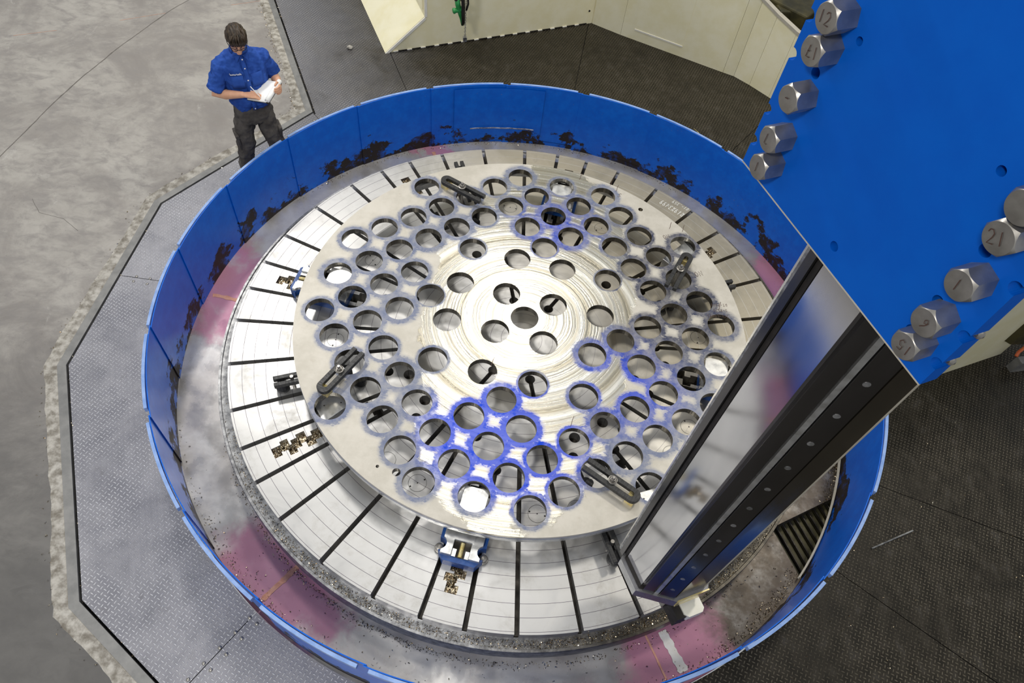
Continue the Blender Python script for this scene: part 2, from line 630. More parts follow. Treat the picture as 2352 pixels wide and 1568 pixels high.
def circ(cx, cy, r, n, a0=0.0):
    return [(cx + r * cos(a0 + 2 * pi * k / n), cy + r * sin(a0 + 2 * pi * k / n)) for k in range(n)]


def cut_sheet(mb, loops, inside, z1, z0=None, extra=(), bottom=False):
    """triangulate a flat sheet bounded by loops, keep triangles whose centre is inside, drop walls to z0"""
    pts, edges = [], []
    for lp in loops:
        i = len(pts)
        pts += [Vector(p) for p in lp]
        edges += [(i + k, i + (k + 1) % len(lp)) for k in range(len(lp))]
    pts += [Vector(p) for p in extra]
    vo, eo, fo, *_ = delaunay_2d_cdt(pts, edges, [], 0, 1e-6)
    i0 = len(mb.v)
    mb.v += [(p.x, p.y, z1) for p in vo]
    keep = []
    cnt = {}
    for f in fo:
        cx = sum(vo[i].x for i in f) / len(f)
        cy = sum(vo[i].y for i in f) / len(f)
        if inside(cx, cy):
            keep.append(f)
            for a, b in zip(f, f[1:] + f[:1]):
                cnt[(a, b)] = cnt.get((a, b), 0) + 1
    for f in keep:
        mb.f.append(tuple(i0 + i for i in f))
    if z0 is not None:
        low = {}
        for (a, b) in cnt:
            if (b, a) not in cnt:
                for q in (a, b):
                    if q not in low:
                        low[q] = len(mb.v)
                        mb.v.append((vo[q].x, vo[q].y, z0))
                mb.f.append((i0 + b, i0 + a, low[a], low[b]))
        if bottom:
            for f in keep:
                for q in f:
                    if q not in low:
                        low[q] = len(mb.v)
                        mb.v.append((vo[q].x, vo[q].y, z0))
                mb.f.append(tuple(low[i] for i in f[::-1]))
    return mb


def inpoly(x, y, P):
    r = False
    j = len(P) - 1
    for i in range(len(P)):
        xi, yi = P[i]
        xj, yj = P[j]
        if (yi > y) != (yj > y) and x < (xj - xi) * (y - yi) / (yj - yi) + xi:
            r = not r
        j = i
    return r


def pol(r, deg):
    return (r * cos(radians(deg)), r * sin(radians(deg)))


# stroke lettering: each glyph is a list of polylines in a 0..1 box
GLYPH = {
    '1': [[(.5, 1), (.5, 0)]],
    '2': [[(.1, .8), (.3, 1), (.7, 1), (.9, .75), (.7, .45), (.1, 0), (.95, 0)]],
    '3': [[(.1, .9), (.5, 1), (.85, .78), (.45, .52), (.9, .28), (.5, 0), (.1, .1)]],
    '4': [[(.75, 0), (.75, 1), (.1, .35), (.95, .35)]],
    '5': [[(.85, 1), (.2, 1), (.15, .58), (.6, .62), (.9, .3), (.55, 0), (.1, .08)]],
    '6': [[(.75, 1), (.3, .6), (.15, .25), (.45, 0), (.8, .2), (.6, .48), (.2, .32)]],
    '7': [[(.1, 1), (.9, 1), (.4, 0)], [(.25, .5), (.75, .5)]],
    '9': [[(.85, .6), (.5, .5), (.2, .7), (.45, 1), (.85, .9), (.85, .5), (.6, 0)]],
    'R': [[(.15, 0), (.15, 1), (.7, .95), (.75, .6), (.15, .5), (.85, 0)]],
    'X': [[(.1, 0), (.9, 1)], [(.1, 1), (.9, 0)]],
    'L': [[(.2, 1), (.2, 0), (.8, 0)]],
    'I': [[(.5, 1), (.5, 0)]],
    '-': [[(.1, .5), (.9, .6)]],
    '.': [[(.45, .1), (.55, .0)]],
    'C': [[(.9, .85), (.5, 1), (.15, .6), (.3, .1), (.9, .1)]],
    'N': [[(.1, 0), (.1, 1), (.9, 0), (.9, 1)]],
    'O': [[(.5, 1), (.1, .7), (.1, .3), (.5, 0), (.9, .3), (.9, .7), (.5, 1)]],
    'B': [[(.1, 0), (.1, 1), (.7, .9), (.5, .55), (.8, .25), (.1, 0)]],
    'S': [[(.9, .9), (.4, 1), (.15, .72), (.8, .35), (.5, 0), (.1, .1)]],
    'D': [[(.1, 0), (.1, 1), (.8, .7), (.8, .3), (.1, 0)]],
    '8': [[(.5, .52), (.15, .75), (.5, 1), (.85, .75), (.15, .25), (.5, 0), (.85, .25), (.5, .52)]],
    '0': [[(.5, 1), (.15, .7), (.15, .3), (.5, 0), (.85, .3), (.85, .7), (.5, 1)]],
    'T': [[(.1, 1), (.9, 1)], [(.5, 1), (.5, 0)]],
    ' ': [],
}


def strokes(mb, lines, o, ex, ey, en, w=0.003, th=0.0006):
    """flat pen strokes on a surface: origin, in-plane axes, normal"""
    o, ex, ey, en = Vector(o), Vector(ex), Vector(ey), Vector(en).normalized()
    for ln in lines:
        P = [o + ex * a + ey * b + en * th for a, b in ln]
        L = []
        for i, p in enumerate(P):
            t = (P[min(i + 1, len(P) - 1)] - P[max(0, i - 1)]).normalized()
            s = en.cross(t)
            L.append([p - s * w / 2, p + s * w / 2])
        mb.grid(L, close=False)


def write(mb, text, o, ex, ey, en, w=0.003, adv=1.25):
    o = Vector(o)
    for ch in text:
        strokes(mb, GLYPH.get(ch, []), o, ex, ey, en, w)
        o = o + Vector(ex) * adv


# ------------------------------------------------------------------ floor
FZ = -0.30            # walking level (table top is z = 0)
EDGE = [(-6.9, 10.33), (-2.70, 2.80), (-3.708, 1.103), (-3.682, -0.809), (-2.695, -2.572), (-0.2, -4.007)]


def offs(chain, dist):
    """offset an open chain to its left"""
    out = []
    for i, p in enumerate(chain):
        p = Vector(p)
        ns = []
        if i > 0:
            t = (p - Vector(chain[i - 1])).normalized()
            ns.append(Vector((-t.y, t.x)))
        if i < len(chain) - 1:
            t = (Vector(chain[i + 1]) - p).normalized()
            ns.append(Vector((-t.y, t.x)))
        b = sum(ns, Vector((0, 0))).normalized()
        out.append(tuple(p + b * (dist / b.dot(ns[0]))))
    return out


# the chain runs from the back to the front with the pit on its left, slab on its right
E_ANG0 = offs(EDGE, -0.016)
E_ANG1 = offs(EDGE, -0.085)
E_GROUT = offs(EDGE, -0.185)


def rough_chain(ch, step, amp, seed):
    out = []
    for i in range(len(ch) - 1):
        a, b = Vector(ch[i]), Vector(ch[i + 1])
        L = (b - a).length
        n = max(1, int(L / step))
        nn = Vector((-(b - a).y, (b - a).x)).normalized()
        for k in range(n):
            p = a.lerp(b, k / n)
            out.append(tuple(p + nn * amp * (mnoise.noise(Vector((p.x * 2.2, p.y * 2.2, seed))) + 0.4 * mnoise.noise(Vector((p.x * 11, p.y * 11, seed))))))
    out.append(ch[-1])
    return out


G_OUT = rough_chain(E_GROUT, 0.06, 0.035, 3.0)

slab = MB()
outer = [(-0.2, -4.2), (-0.2, -9), (-16, -9), (-16, 13), (-7.1, 13), (-7.1, 10.3)]
loop = list(G_OUT) + [(-0.2, -9), (-16, -9), (-16, 13), (-6.9, 13)]
cut_sheet(slab, [loop], lambda x, y: inpoly(x, y, loop), FZ)
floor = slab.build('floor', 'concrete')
tag(floor, 'worn grey concrete slab with scuffs and a long crack', kind='structure')


def strip(ptsA, ptsB, z, mb=None):
    mb = mb or MB()
    for i in range(len(ptsA) - 1):
        mb.poly([(*ptsA[i], z), (*ptsA[i + 1], z), (*ptsB[i + 1], z), (*ptsB[i], z)])
    return mb


def ribbon(chain, w, z, wf=None):
    mb = MB()
    L = []
    for i, p in enumerate(chain):
        p = Vector(p)
        t = (Vector(chain[min(i + 1, len(chain) - 1)]) - Vector(chain[max(0, i - 1)])).normalized()
        s = Vector((-t.y, t.x)) * (w / 2) * (wf(i) if wf else 1)
        L.append([(p.x - s.x, p.y - s.y, z), (p.x + s.x, p.y + s.y, z)])
    return mb.grid(L, close=False)


# mortar band: sloped a touch and uneven, between slab and steel edging
gm = MB()
inner = rough_chain(E_ANG1, 0.06, 0.0, 1.0)
k0 = min(len(inner), len(G_OUT))
L = []
for i in range(k0):
    a, b = Vector(inner[i]), Vector(G_OUT[i])
    row = []
    for j in range(5):
        q = a.lerp(b, j / 4)
        zz = FZ + 0.004 * mnoise.noise(Vector((q.x * 9, q.y * 9, 2))) + (0.006 * sin(pi * j / 4))
        row.append((q.x, q.y, zz))
    L.append(row)
gm.grid(L, close=False)
trim1 = gm.build('trim_1', 'grout', smooth='all')
tag(trim1, 'flaking pale mortar band between slab and steel edging', kind='structure')
# steel angle edging, one bar for each side of the pit
ang = empty('trim_2', label='grey steel angle edging round the machine pit', kind='structure')
for i in range(len(EDGE) - 1):
    q = MB()
    P = [E_ANG0[i], E_ANG0[i + 1], E_ANG1[i + 1], E_ANG1[i]]
    q.grid([[(x, y, FZ - 0.06) for x, y in P], [(x, y, FZ + 0.004) for x, y in P]], True, True, True)
    q.build('edging_bar', 'angle', ang)
# dark strip standing in for the shade down in the edge gap
pit = MB()  # shade strip in the edge gap
strip(offs(EDGE, 0.25), offs(EDGE, -0.04), FZ - 0.10, pit)
tag(pit.build('trim_3', 'dark'), 'black strip for the shade in the gap along the pit edge', kind='structure')

for ch, w in ((((-4.72, 4.75), (-4.95, 4.225), (-5.16, 3.5), (-5.33, 2.77), (-5.40, 2.3), (-5.447, 1.79), (-5.49, 1.37), (-5.6, 0.9)), 0.022),
              (((-4.9, 0.9), (-4.75, 0.75), (-4.5, 0.72), (-4.3, 0.6)), 0.008)):
    c2 = rough_chain(ch, 0.05, 0.012, 9.0)
    ribbon(c2, w, FZ + 0.0012, lambda i: 0.35 + 0.65 * abs(mnoise.noise(Vector((i * 0.37, 1, 5))))).build('crack', 'crack', floor)
for a, b in (((-5.42, 3.877), (-4.979, 4.167)), ((-6.404, 3.274), (-6.0, 3.5)), ((-4.301, 4.544), (-3.985, 4.74))):
    ch = rough_chain([a, b], 0.03, 0.004, 4.0)
    ribbon(ch, 0.009, FZ + 0.0013, lambda i: 0.4 + 0.6 * abs(mnoise.noise(Vector((i * 0.6, 3, 5))))).build('chalk_line', 'orange', floor)

# ---- tread plates round the pit: one sheet per field, radial joints
BOUND = EDGE + [(-0.2, -9.0), (9.5, -9.0), (9.5, 12.0), (-7.8, 12.0)]
R_CUT = 2.936


def ray_out(deg):
    dx, dy = cos(radians(deg)), sin(radians(deg))
    best = None
    for i in range(len(BOUND)):
        (x1, y1), (x2, y2) = BOUND[i], BOUND[(i + 1) % len(BOUND)]
        ex, ey = x2 - x1, y2 - y1
        den = dx * ey - dy * ex
        if abs(den) < 1e-9:
            continue
        t = (x1 * ey - y1 * ex) / den
        s = (x1 * dy - y1 * dx) / den
        if t > 0.1 and -1e-6 <= s <= 1 + 1e-6:
            best = t if best is None else min(best, t)
    return best or 9.0


plating = empty('floor_plating', label='steel tread plates laid flush round the chip guard', kind='structure')
SEAMS = [177.3, 134.2, 118.0, 88.0, 58.0, 22.0, -13.0, -29.5, -72.0, -96.0, -121.0, -182.7]
vaz = [math.degrees(atan2(y, x)) for x, y in BOUND]
for i in range(len(SEAMS) - 1):
    a1, a0 = SEAMS[i], SEAMS[i + 1]
    g = 0.045
    azs = [a0 + g + (a1 - a0 - 2 * g) * k / 40 for k in range(41)]
    for va in vaz:
        for q in (va, va - 360):
            if a0 + g < q < a1 - g:
                azs.append(q)
    azs.sort()
    mb = MB()
    lo = [(pol(R_CUT, a)[0], pol(R_CUT, a)[1] + 0.059) for a in azs]
    hi = []
    for a in azs:
        r = ray_out(a) - 0.002
        if a0 >= 118.0 and a1 <= 134.3:
            r -= 0.03
        hi.append(pol(max(R_CUT + 0.01, r), a))
    mb.grid([[(x, y, FZ) for x, y in lo], [(x, y, FZ) for x, y in hi]], close=False)
    mb.grid([[(x, y, FZ) for x, y in hi], [(x, y, FZ - 0.008) for x, y in hi]], close=False)
    mid = (a0 + a1) / 2
    mb.build('floor_plate', 'tread', plating)
sub_ = MB()  # added dark sheet, stands in for shade in the plate joints
sub_.grid([[(*pol(2.96, a), FZ - 0.02) for a in range(0, 360, 5)], [(*pol(min(9.0, ray_out(a) - 0.02), a), FZ - 0.02) for a in range(0, 360, 5)]], True)
tag(sub_.build('trim_4', 'dark'), 'dark sheet added under the floor plates to blacken their joints', kind='structure')
# button-head screws along two of the joints
scr = MB().lathe([(0.013, 0), (0.013, 0.003), (0.010, 0.0065), (0.004, 0.008)], 12).mesh('plate_screw', 'bolt', True)
for x, y in [(-3.552, .191), (-3.427, .192), (-3.554, .133), (-3.427, .129), (-1.541, -2.5), (-1.481, -2.531), (-1.603, -2.608), (-1.549, -2.639),
             (-1.67, -2.718), (-1.613, -2.751), (-1.737, -2.828), (-1.678, -2.86), (-1.799, -2.938), (-1.74, -2.97), (-2.60, 2.72), (-2.66, 2.66)]:
    o = link('plate_screw', scr, plating)
    o.location = (x, y, FZ)
# long drip bar and litter on the oily plates
tag(MB().tube([(2.98, -1.23, FZ + .008), (3.343, -1.02, FZ + .008)], 0.007, 8).build('steel_rod', 'rimsteel'),
    'thin steel rod lying on the oily floor plates beside the blue guard', 'rod')
tag(MB().tube([(1.60, 3.36, FZ + .004), (1.66, 3.45, FZ + .006), (1.64, 3.52, FZ + .006), (1.59, 3.58, FZ + .004)], 0.004, 6).build('bent_wire', 'brass', smooth='all'),
    'short bent yellow wire on the dark floor plates behind the guard', 'wire')
rb = MB()
rb.ball((-2.64, 4.05, FZ + 0.02), 0.035, 0.028, 0.022, 12, 8, lambda v: v * (1 + 0.35 * mnoise.noise(v * 60)))
tag(rb.build('paper_scrap', 'grout'), 'small crumpled pale scrap on the floor plates near the cream housing', 'scrap')

# ------------------------------------------------------------------ chip pan and grate
PZ = -0.369
pan = empty('chip_pan', label='wet steel chip pan with pink tinted patches round the rotary table', cat='pan')
GR = [(2.22, -1.166), (2.416, -1.529), (2.62, -1.62), (3.2, -1.1), (3.2, -0.55), (2.882, -0.732)]
pm = MB()
cut_sheet(pm, [circ(0, 0, 2.25, 96), circ(0, 0.059, 2.93, 160), GR],
          lambda x, y: hypot(x, y) > 2.25 and hypot(x, y - .059) < 2.93 and not inpoly(x, y, GR), PZ, PZ - 0.16)
pm.build('pan_floor', 'pan', pan)
# pit with conveyor slats under the opening
cm = MB()
cm.poly([(*p, PZ - 0.2) for p in ((2.0, -1.0), (2.3, -1.8), (3.4, -1.3), (3.2, -0.3))])
cm.build('pit_floor', 'mech', pan)
ea = Vector((2.416 - 2.22, -1.529 + 1.166)).normalized()
eb = Vector((-ea.y, ea.x))
bar = MB().box((-0.36, -0.004, -0.012), (0.36, 0.004, 0.012)).mesh('grate_bar', 'slot')
slat = MB().box((-0.36, -0.022, -0.004), (0.36, 0.022, 0.004)).mesh('grate_slat', 'mech')
for k in range(10):
    base = Vector((2.22, -1.166)) + ea * 0.26 + eb * (0.045 + k * 0.066)
    b = link('grate_bar', bar, pan)
    b.location = (base.x, base.y, PZ - 0.13)
    b.rotation_euler = (0, 0, atan2(ea.y, ea.x))
    if k < 9:
        s = link('grate_slat', slat, pan)
        q = base + eb * 0.033
        s.location = (q.x, q.y, PZ - 0.155)
        s.rotation_euler = (0.12, 0, atan2(ea.y, ea.x))
for a, mt, w in ((176.6, 'weld', 0.05), (-122.7, 'weld', 0.055), (117.0, 'weld', 0.05), (-60.2, 'weld', 0.02), (-57.2, 'white', 0.10)):
    ch = rough_chain([pol(2.47 if mt == 'weld' else 2.50, a), pol(2.86 if a > 0 else 2.80, a)], 0.02, 0.012 if mt == 'weld' else 0.006, a)
    ribbon(ch, w, PZ + 0.003, lambda i: 0.55 + 0.6 * abs(mnoise.noise(Vector((i * 0.35, a, 5))))).build('weld_seam' if mt == 'weld' else 'sealant_strip', mt, pan)

# ------------------------------------------------------------------ blue guard wall of lapped panels
guard = empty('chip_guard', (0, 0.059, 0), label='waist-high round guard of lapped blue steel panels with black stains', cat='guard')
GT, GB, GRAD = 0.374, -0.372, 2.897
NP = 23
for i in range(NP):
    a0 = 180 - i * 360 / NP
    a1 = a0 - 360 / NP - 0.35
    # each panel laps the next: it starts 8 mm further in than it ends
    seg = 14
    inn, out = [], []
    for k in range(seg + 1):
        a = a0 + (a1 - a0) * k / seg
        r = GRAD + 0.010 * (k / seg)
        inn.append(pol(r, a))
        out.append(pol(r + 0.007, a))
    mb = MB()
    mb.grid([[(x, y, z) for x, y in inn + out[::-1]] for z in (GB, GB + .25, GB + .5, GT)], True, True, True)
    mb.build('guard_panel', 'guard', guard)
    # pale rolled edge riveted along the outside of the rim, stopping short of each joint
    sh = [0.9, 1.6, 0.4, 1.0, 0.6][i % 5]
    b0, b1 = a0 - sh, a1 + 0.6 + sh * 0.6
    fi, fo = [], []
    for k in range(seg + 1):
        a = b0 + (b1 - b0) * k / seg
        r = GRAD + 0.018
        fi.append(pol(r, a))
        fo.append(pol(r + 0.022, a))
    mb = MB()
    mb.grid([[(x, y, z) for x, y in fi + fo[::-1]] for z in (GT - 0.045, GT + 0.003)], True, True, True)
    mb.build('rim_strip', 'flange', guard)
# hatch in the far side with its grab rail
hm = MB()
ring = []
for k in range(9):
    a = 112.5 - (112.5 - 93.5) * k / 8
    ring.append(a)
L = [[(*pol(GRAD - 0.006, a), z) for a in ring] for z in (-0.33, 0.34)]
hm.grid(L, close=False)
L2 = [[(*pol(GRAD - 0.0015, a), z) for a in ring] for z in (-0.33, 0.34)]
hm.grid(L2, close=False)
hatch = hm.build('hatch', 'guard', guard)
tag(hatch, 'stained blue hatch panel with a thin grab rail')
MB().tube([(*pol(GRAD - 0.02, 109 - 14 * k / 8), -0.16 + 0.004 * (k % 2)) for k in range(9)], 0.006, 8).build('grab_rail', 'rimsteel', hatch)
# curved wire trunking near the grate
for z in (-0.34, -0.315):
    MB().tube([(*pol(GRAD - 0.015, -34 + 34 * k / 16), z) for k in range(17)], 0.006, 6).build('edge_rail', 'beige', guard)

# ------------------------------------------------------------------ rotary table
TR = 2.40
JAW0 = 39.9
table = empty('rotary_table', label='large round slotted steel table of the vertical lathe', cat='table')


def rect_rs(phi, r0, r1, s0, s1):
    c, s = cos(radians(phi)), sin(radians(phi))
    return [(r * c - t * s, r * s + t * c) for r, t in ((r0, s0), (r1, s0), (r1, s1), (r0, s1))]


slots, pits, loops = [], [], []
HW = 0.0175
for j in range(8):
    ph = JAW0 + 45 * j
    for off, r_in in ((-3.7, 1.24), (3.7, 1.24), (-12.05, 1.16), (12.05, 1.16), (22.5, 0.41)):
        slots.append((ph + off, r_in))
        pits.append((*pol(r_in, ph + off), 0.042))
    for off in (-7.8, 7.8):
        pits.append((*pol(1.01, ph + off), 0.045))
zig = []
for j in range(8):
    ph = JAW0 + 45 * j
    rs = [(2.14, 2.20, -.045, .042), (2.105, 2.15, -.045, .012), (2.065, 2.125, -.072, .02), (2.03, 2.09, -.012, .072),
          (1.985, 2.05, -.045, .042), (1.93, 2.0, -.072, .02), (1.88, 1.95, -.012, .072), (1.82, 1.89, -.045, .042), (1.76, 1.83, -.072, .02), (1.70, 1.77, -.012, .072), (1.64, 1.71, -.045, .042), (1.58, 1.65, -.072, .02),
          (1.52, 1.59, -.012, .072), (1.46, 1.53, -.045, .042), (1.40, 1.47, -.072, .02), (1.33, 1.41, -.012, .072)]
    for r0, r1, s0, s1 in rs:
        zig.append((ph, r0, r1, s0, s1))
N_OUT = 320
loops.append(circ(0, 0, TR, N_OUT))
for a, r_in in slots:
    loops.append(rect_rs(a, r_in, TR + 0.06, -HW, HW))
for x, y, r in pits:
    loops.append(circ(x, y, r, 18))
for ph, r0, r1, s0, s1 in zig:
    loops.append(rect_rs(ph, r0, r1, s0, s1))


def on_table(x, y):
    r = hypot(x, y)
    if r > TR:
        return False
    az = math.degrees(atan2(y, x))
    rel = (az - JAW0 + 22.5) % 45 - 22.5
    for off, r_in in ((-3.7, 1.24), (3.7, 1.24), (-12.05, 1.16), (12.05, 1.16), (22.5, 0.41), (-22.5, 0.41)):
        if r > r_in - 0.02:
            d = radians(rel - off)
            if r * cos(d) > r_in and abs(r * sin(d)) < HW:
                return False
    for off, r_in, pr in ((-3.7, 1.24, .042), (3.7, 1.24, .042), (-12.05, 1.16, .042), (12.05, 1.16, .042), (22.5, .41, .042), (-22.5, .41, .042), (-7.8, 1.01, .045), (7.8, 1.01, .045)):
        px, py = pol(r_in, off)
        qx, qy = pol(r, rel)
        if hypot(px - qx, py - qy) < pr * 0.985:
            return False
    if r > 1.25 and abs(rel) < 5:
        lx, ly = r * cos(radians(rel)), r * sin(radians(rel))
        for _, r0, r1, s0, s1 in zig[:16]:
            if r0 < lx < r1 and s0 < ly < s1:
                return False
    return True


tm = MB()
cut_sheet(tm, loops, on_table, 0.0, -0.10)
top = tm.build('table_top', 'table', table)
# slot bottoms, coloured dark for the shade of deep slots
fl = MB()
fl.lathe([(0.0005, -0.0985), (TR - 0.01, -0.0985)], 128, cap=False)
fl.build('slot_bed', 'slot', table)
# groove and lip round the rim
rm = MB()
n = 200
prof = [(TR - 0.004, -0.098), (TR + 0.004, -0.10), (TR + 0.07, -0.10), (TR + 0.074, -0.086), (TR + 0.092, -0.086), (TR + 0.096, -0.10), (TR + 0.096, -0.24), (TR + 0.04, -0.26), (TR + 0.04, -0.40)]
rm.grid([[(r * cos(2 * pi * k / n), r * sin(2 * pi * k / n), z) for k in range(n)] for r, z in prof], True)
rm.build('rim_ring', 'rimring', table, smooth=True)
# dark side band just below the top edge
sb = MB()
sb.grid([[((TR + 0.0015) * cos(2 * pi * k / n), (TR + 0.0015) * sin(2 * pi * k / n), z) for k in range(n)] for z in (-0.10, -0.085)], True)
# scribed bolt circles and tiny tapped holes on the table face
rng = MB()
a = circ(0, 0, 0.069, 28)
b = circ(0, 0, 0.0665, 28)
rng.grid([[(x, y, 0) for x, y in a], [(x, y, 0) for x, y in b]], True)
for px, py, r in ((0.055, 0.02, .007), (-0.055, -0.02, .007), (0, 0, .005)):
    rng.poly([(px + qx, py + qy, 0.0001) for qx, qy in circ(0, 0, r, 10)])
rme = rng.mesh('scribed_circle', 'rubber')
for j in range(8):
    for off in (-17.0, 17.0):
        o = link('scribed_circle', rme, table)
        o.location = (*pol(1.56, JAW0 + 45 * j + off), 0.0006)
        o.rotation_euler = (0, 0, radians(JAW0 + 45 * j + off * 4))
# chalk figures on the table face
cz = MB()
p0, p1 = Vector((1.392, 1.812, 0.0008)), Vector((1.150, 1.962, 0.0008))
ex = (p1 - p0) / 8.6
ey = Vector((-p0.x, -p0.y, 0)).normalized() * 0.062
write(cz, 'R19X3499', p0 + ey * -0.35, ex * 0.8, ey, (0, 0, 1), 0.006, 1.32)
cz.build('chalk_figures', 'chalk', table)
cz = MB()
p0, p1 = Vector((1.437, 1.898, 0.0008)), Vector((1.275, 1.985, 0.0008))
ex = (p1 - p0) / 7.0
write(cz, 'RI-.359', p0 + ey * -0.3, ex * 0.8, ey * 0.68, (0, 0, 1), 0.0045, 1.25)
cz.build('chalk_figures', 'chalk', table)

# ------------------------------------------------------------------ drilled workpiece
LAT = [(0, 6), (2, 5), (3, 5), (4, 4), (5, 3), (5, 2), (5, 1), (6, 0), (5, 0), (4, 0), (4, 1), (4, 2), (4, 3), (3, 3), (3, 4), (2, 4), (2, 3), (3, 2), (2, 2), (2, 1), (3, 0), (1, 2), (0, 3),
       (1, 4), (0, 4), (0, 5), (-1, 5), (-2, 5), (-3, 5), (-1, 4), (-2, 4), (-3, 4), (-4, 4), (-2, 3), (-3, 3), (-4, 3), (-5, 3), (-1, 2), (0, 1), (-2, 2), (-3, 2), (-4, 2), (-5, 2), (-2, 1), (1, 0),
       (0, 0), (-1, 0), (0, -1), (2, -1), (4, -1), (3, -2), (4, -2), (5, -2), (5, -3), (4, -3), (2, -2), (1, -2), (3, -3), (2, -3), (4, -4), (3, -4), (2, -4), (1, -4), (0, -3), (-1, -2), (-2, -1), (-3, 0),
       (-4, 1), (-4, 0), (-5, 0), (-6, 0), (-4, -1), (-5, -1), (-2, -2), (-3, -2), (-4, -2), (-5, -2), (-2, -3), (-3, -3), (-4, -3), (-5, -3), (-1, -4), (0, -4), (1, -5), (2, -5), (0, -5), (-2, -4), (-3, -4),
       (-4, -4), (-2, -5), (-1, -5), (-3, -5), (0, -6), (1, 5), (5, -1), (-5, 1), (3, -5)]
PITCH, WA = 0.284, radians(39.9)
WC = Vector((-0.0045, 0.003))
HOLES = []
for i, j in LAT:
    HOLES.append((i * PITCH * cos(WA) - j * PITCH * sin(WA), i * PITCH * sin(WA) + j * PITCH * cos(WA)))
HR = 0.115
WR, WT, WB = 1.846, 0.297, 0.244
loops = [circ(0, 0, WR, 256)] + [circ(x, y, HR, 40) for x, y in HOLES]
small = [(0.904, 1.471, 0.022), (-0.710, -1.520, 0.03), (-0.85, -1.50, 0.012)]
loops += [circ(x, y, r, 18) for x, y, r in small]
extra = []
st = 0.022
ny = int(WR / st)
for a in range(-ny, ny + 1):
    for b in range(-ny, ny + 1):
        x, y = a * st + (b % 2) * st / 2, b * st
        if hypot(x, y) < WR - 0.012:
            ok = True
            for hx, hy in HOLES:
                if abs(hx - x) < HR + .008 and abs(hy - y) < HR + .008 and hypot(hx - x, hy - y) < HR + 0.007:
                    ok = False
                    break
            if ok:
                extra.append((x, y))


def on_work(x, y):
    if hypot(x, y) > WR:
        return False
    for hx, hy in HOLES:
        if abs(hx - x) < HR and abs(hy - y) < HR and hypot(hx - x, hy - y) < HR * 0.997:
            return False
    for hx, hy, r in small:
        if hypot(hx - x, hy - y) < r * 0.98:
            return False
    return True


wm = MB()
cut_sheet(wm, loops, on_work, WT, WB, extra, bottom=True)
work = wm.build('drilled_plate', 'work')
work.location = (WC.x, WC.y, 0)
tag(work, 'big round steel plate with rows of drilled holes ringed in blue dye', 'workpiece')
me = work.data
me.materials.append(MT['bore'])
for p_ in me.polygons:
    if abs(p_.normal.z) < 0.5 and hypot(p_.center.x, p_.center.y) < WR - 0.02:
        p_.material_index = 1
for nm in ('dye', 'dye_strength', 'dye_dark'):
    me.attributes.new(nm, 'FLOAT', 'POINT')
# how far the dye was brushed round each hole, and how fresh it is
INK = []
for x, y in HOLES:
    r = hypot(x, y)
    w = 0.043
    if r < 0.95:
        w = 0.0 if r < 0.75 else 0.012
    if y < -0.45 and abs(x) < 0.75 and r > 0.75:
        w = 0.037
    if (x, y) in (HOLES[55], HOLES[56]):
        w = 0.045
    if (x, y) in (HOLES[66], HOLES[63], HOLES[64]):
        w = 0.022
    if w:
        w *= random.uniform(0.55, 1.25)
    INK.append((x, y, w))
d_dye, d_str, d_dark = [], [], []
for v in me.vertices:
    x, y = v.co.x, v.co.y
    best = -1.0
    for hx, hy, w in INK:
        if w and abs(hx - x) < 0.2 and abs(hy - y) < 0.2:
            q = hypot(hx - x, hy - y) - HR
            best = max(best, 1.0 - q / (2 * w) if q > 0 else 1.0)
    d_dye.append(max(0.0, best))
    # vivid where brushed on bare metal towards the operator, thin and grey on the scale
    ex, ey = (x - 0.02) / 0.62, (y + 1.12) / 0.5
    s = max(0.0, 1.25 - sqrt(ex * ex + ey * ey)) * 2.2
    ex, ey = (x - 0.85) / 0.5, (y + 0.45) / 0.5
    s = max(s, max(0.0, 1.2 - sqrt(ex * ex + ey * ey)) * 1.1)
    ex, ey = (x - 0.15) / 0.5, (y - 1.05) / 0.5
    s = max(s, max(0.0, 1.1 - sqrt(ex * ex + ey * ey)) * 0.8)
    d_str.append(min(1.0, s))
    ex, ey = (x - 1.25) / 0.6, (y - 0.65) / 0.9
    d_dark.append(min(1.0, max(0.0, 1.3 - sqrt(ex * ex + ey * ey)) * 1.6))
me.attributes['dye'].data.foreach_set('value', d_dye)
me.attributes['dye_strength'].data.foreach_set('value', d_str)
me.attributes['dye_dark'].data.foreach_set('value', d_dark)
# stepped lower edge of the plate
lp = MB()
n = 256
prof = [(WR - 0.05, WB + 0.001), (WR - 0.05, WB - 0.06), (WR - 0.012, WB - 0.06), (WR - 0.006, WB - 0.054), (WR - 0.006, WB - 0.012), (WR + 0.002, WB - 0.008), (WR + 0.002, WB + 0.022), (WR - 0.001, WB + 0.026)]
lp.grid([[(r * cos(2 * pi * k / n), r * sin(2 * pi * k / n), z) for k in range(n)] for r, z in prof], True)
lp.build('edge_step', 'steel', work, smooth=True)
# pen and stamp marks near the rim


def mark(txt, x, y, deg, h, w=0.004):
    pmk = MB()
    c, s = cos(radians(deg)), sin(radians(deg))
    write(pmk, txt, (x, y, WT + 0.0004), Vector((c, s, 0)) * h * 0.6, Vector((-s, c, 0)) * h, (0, 0, 1), w)
    pmk.build('pen_mark', 'ink', work)


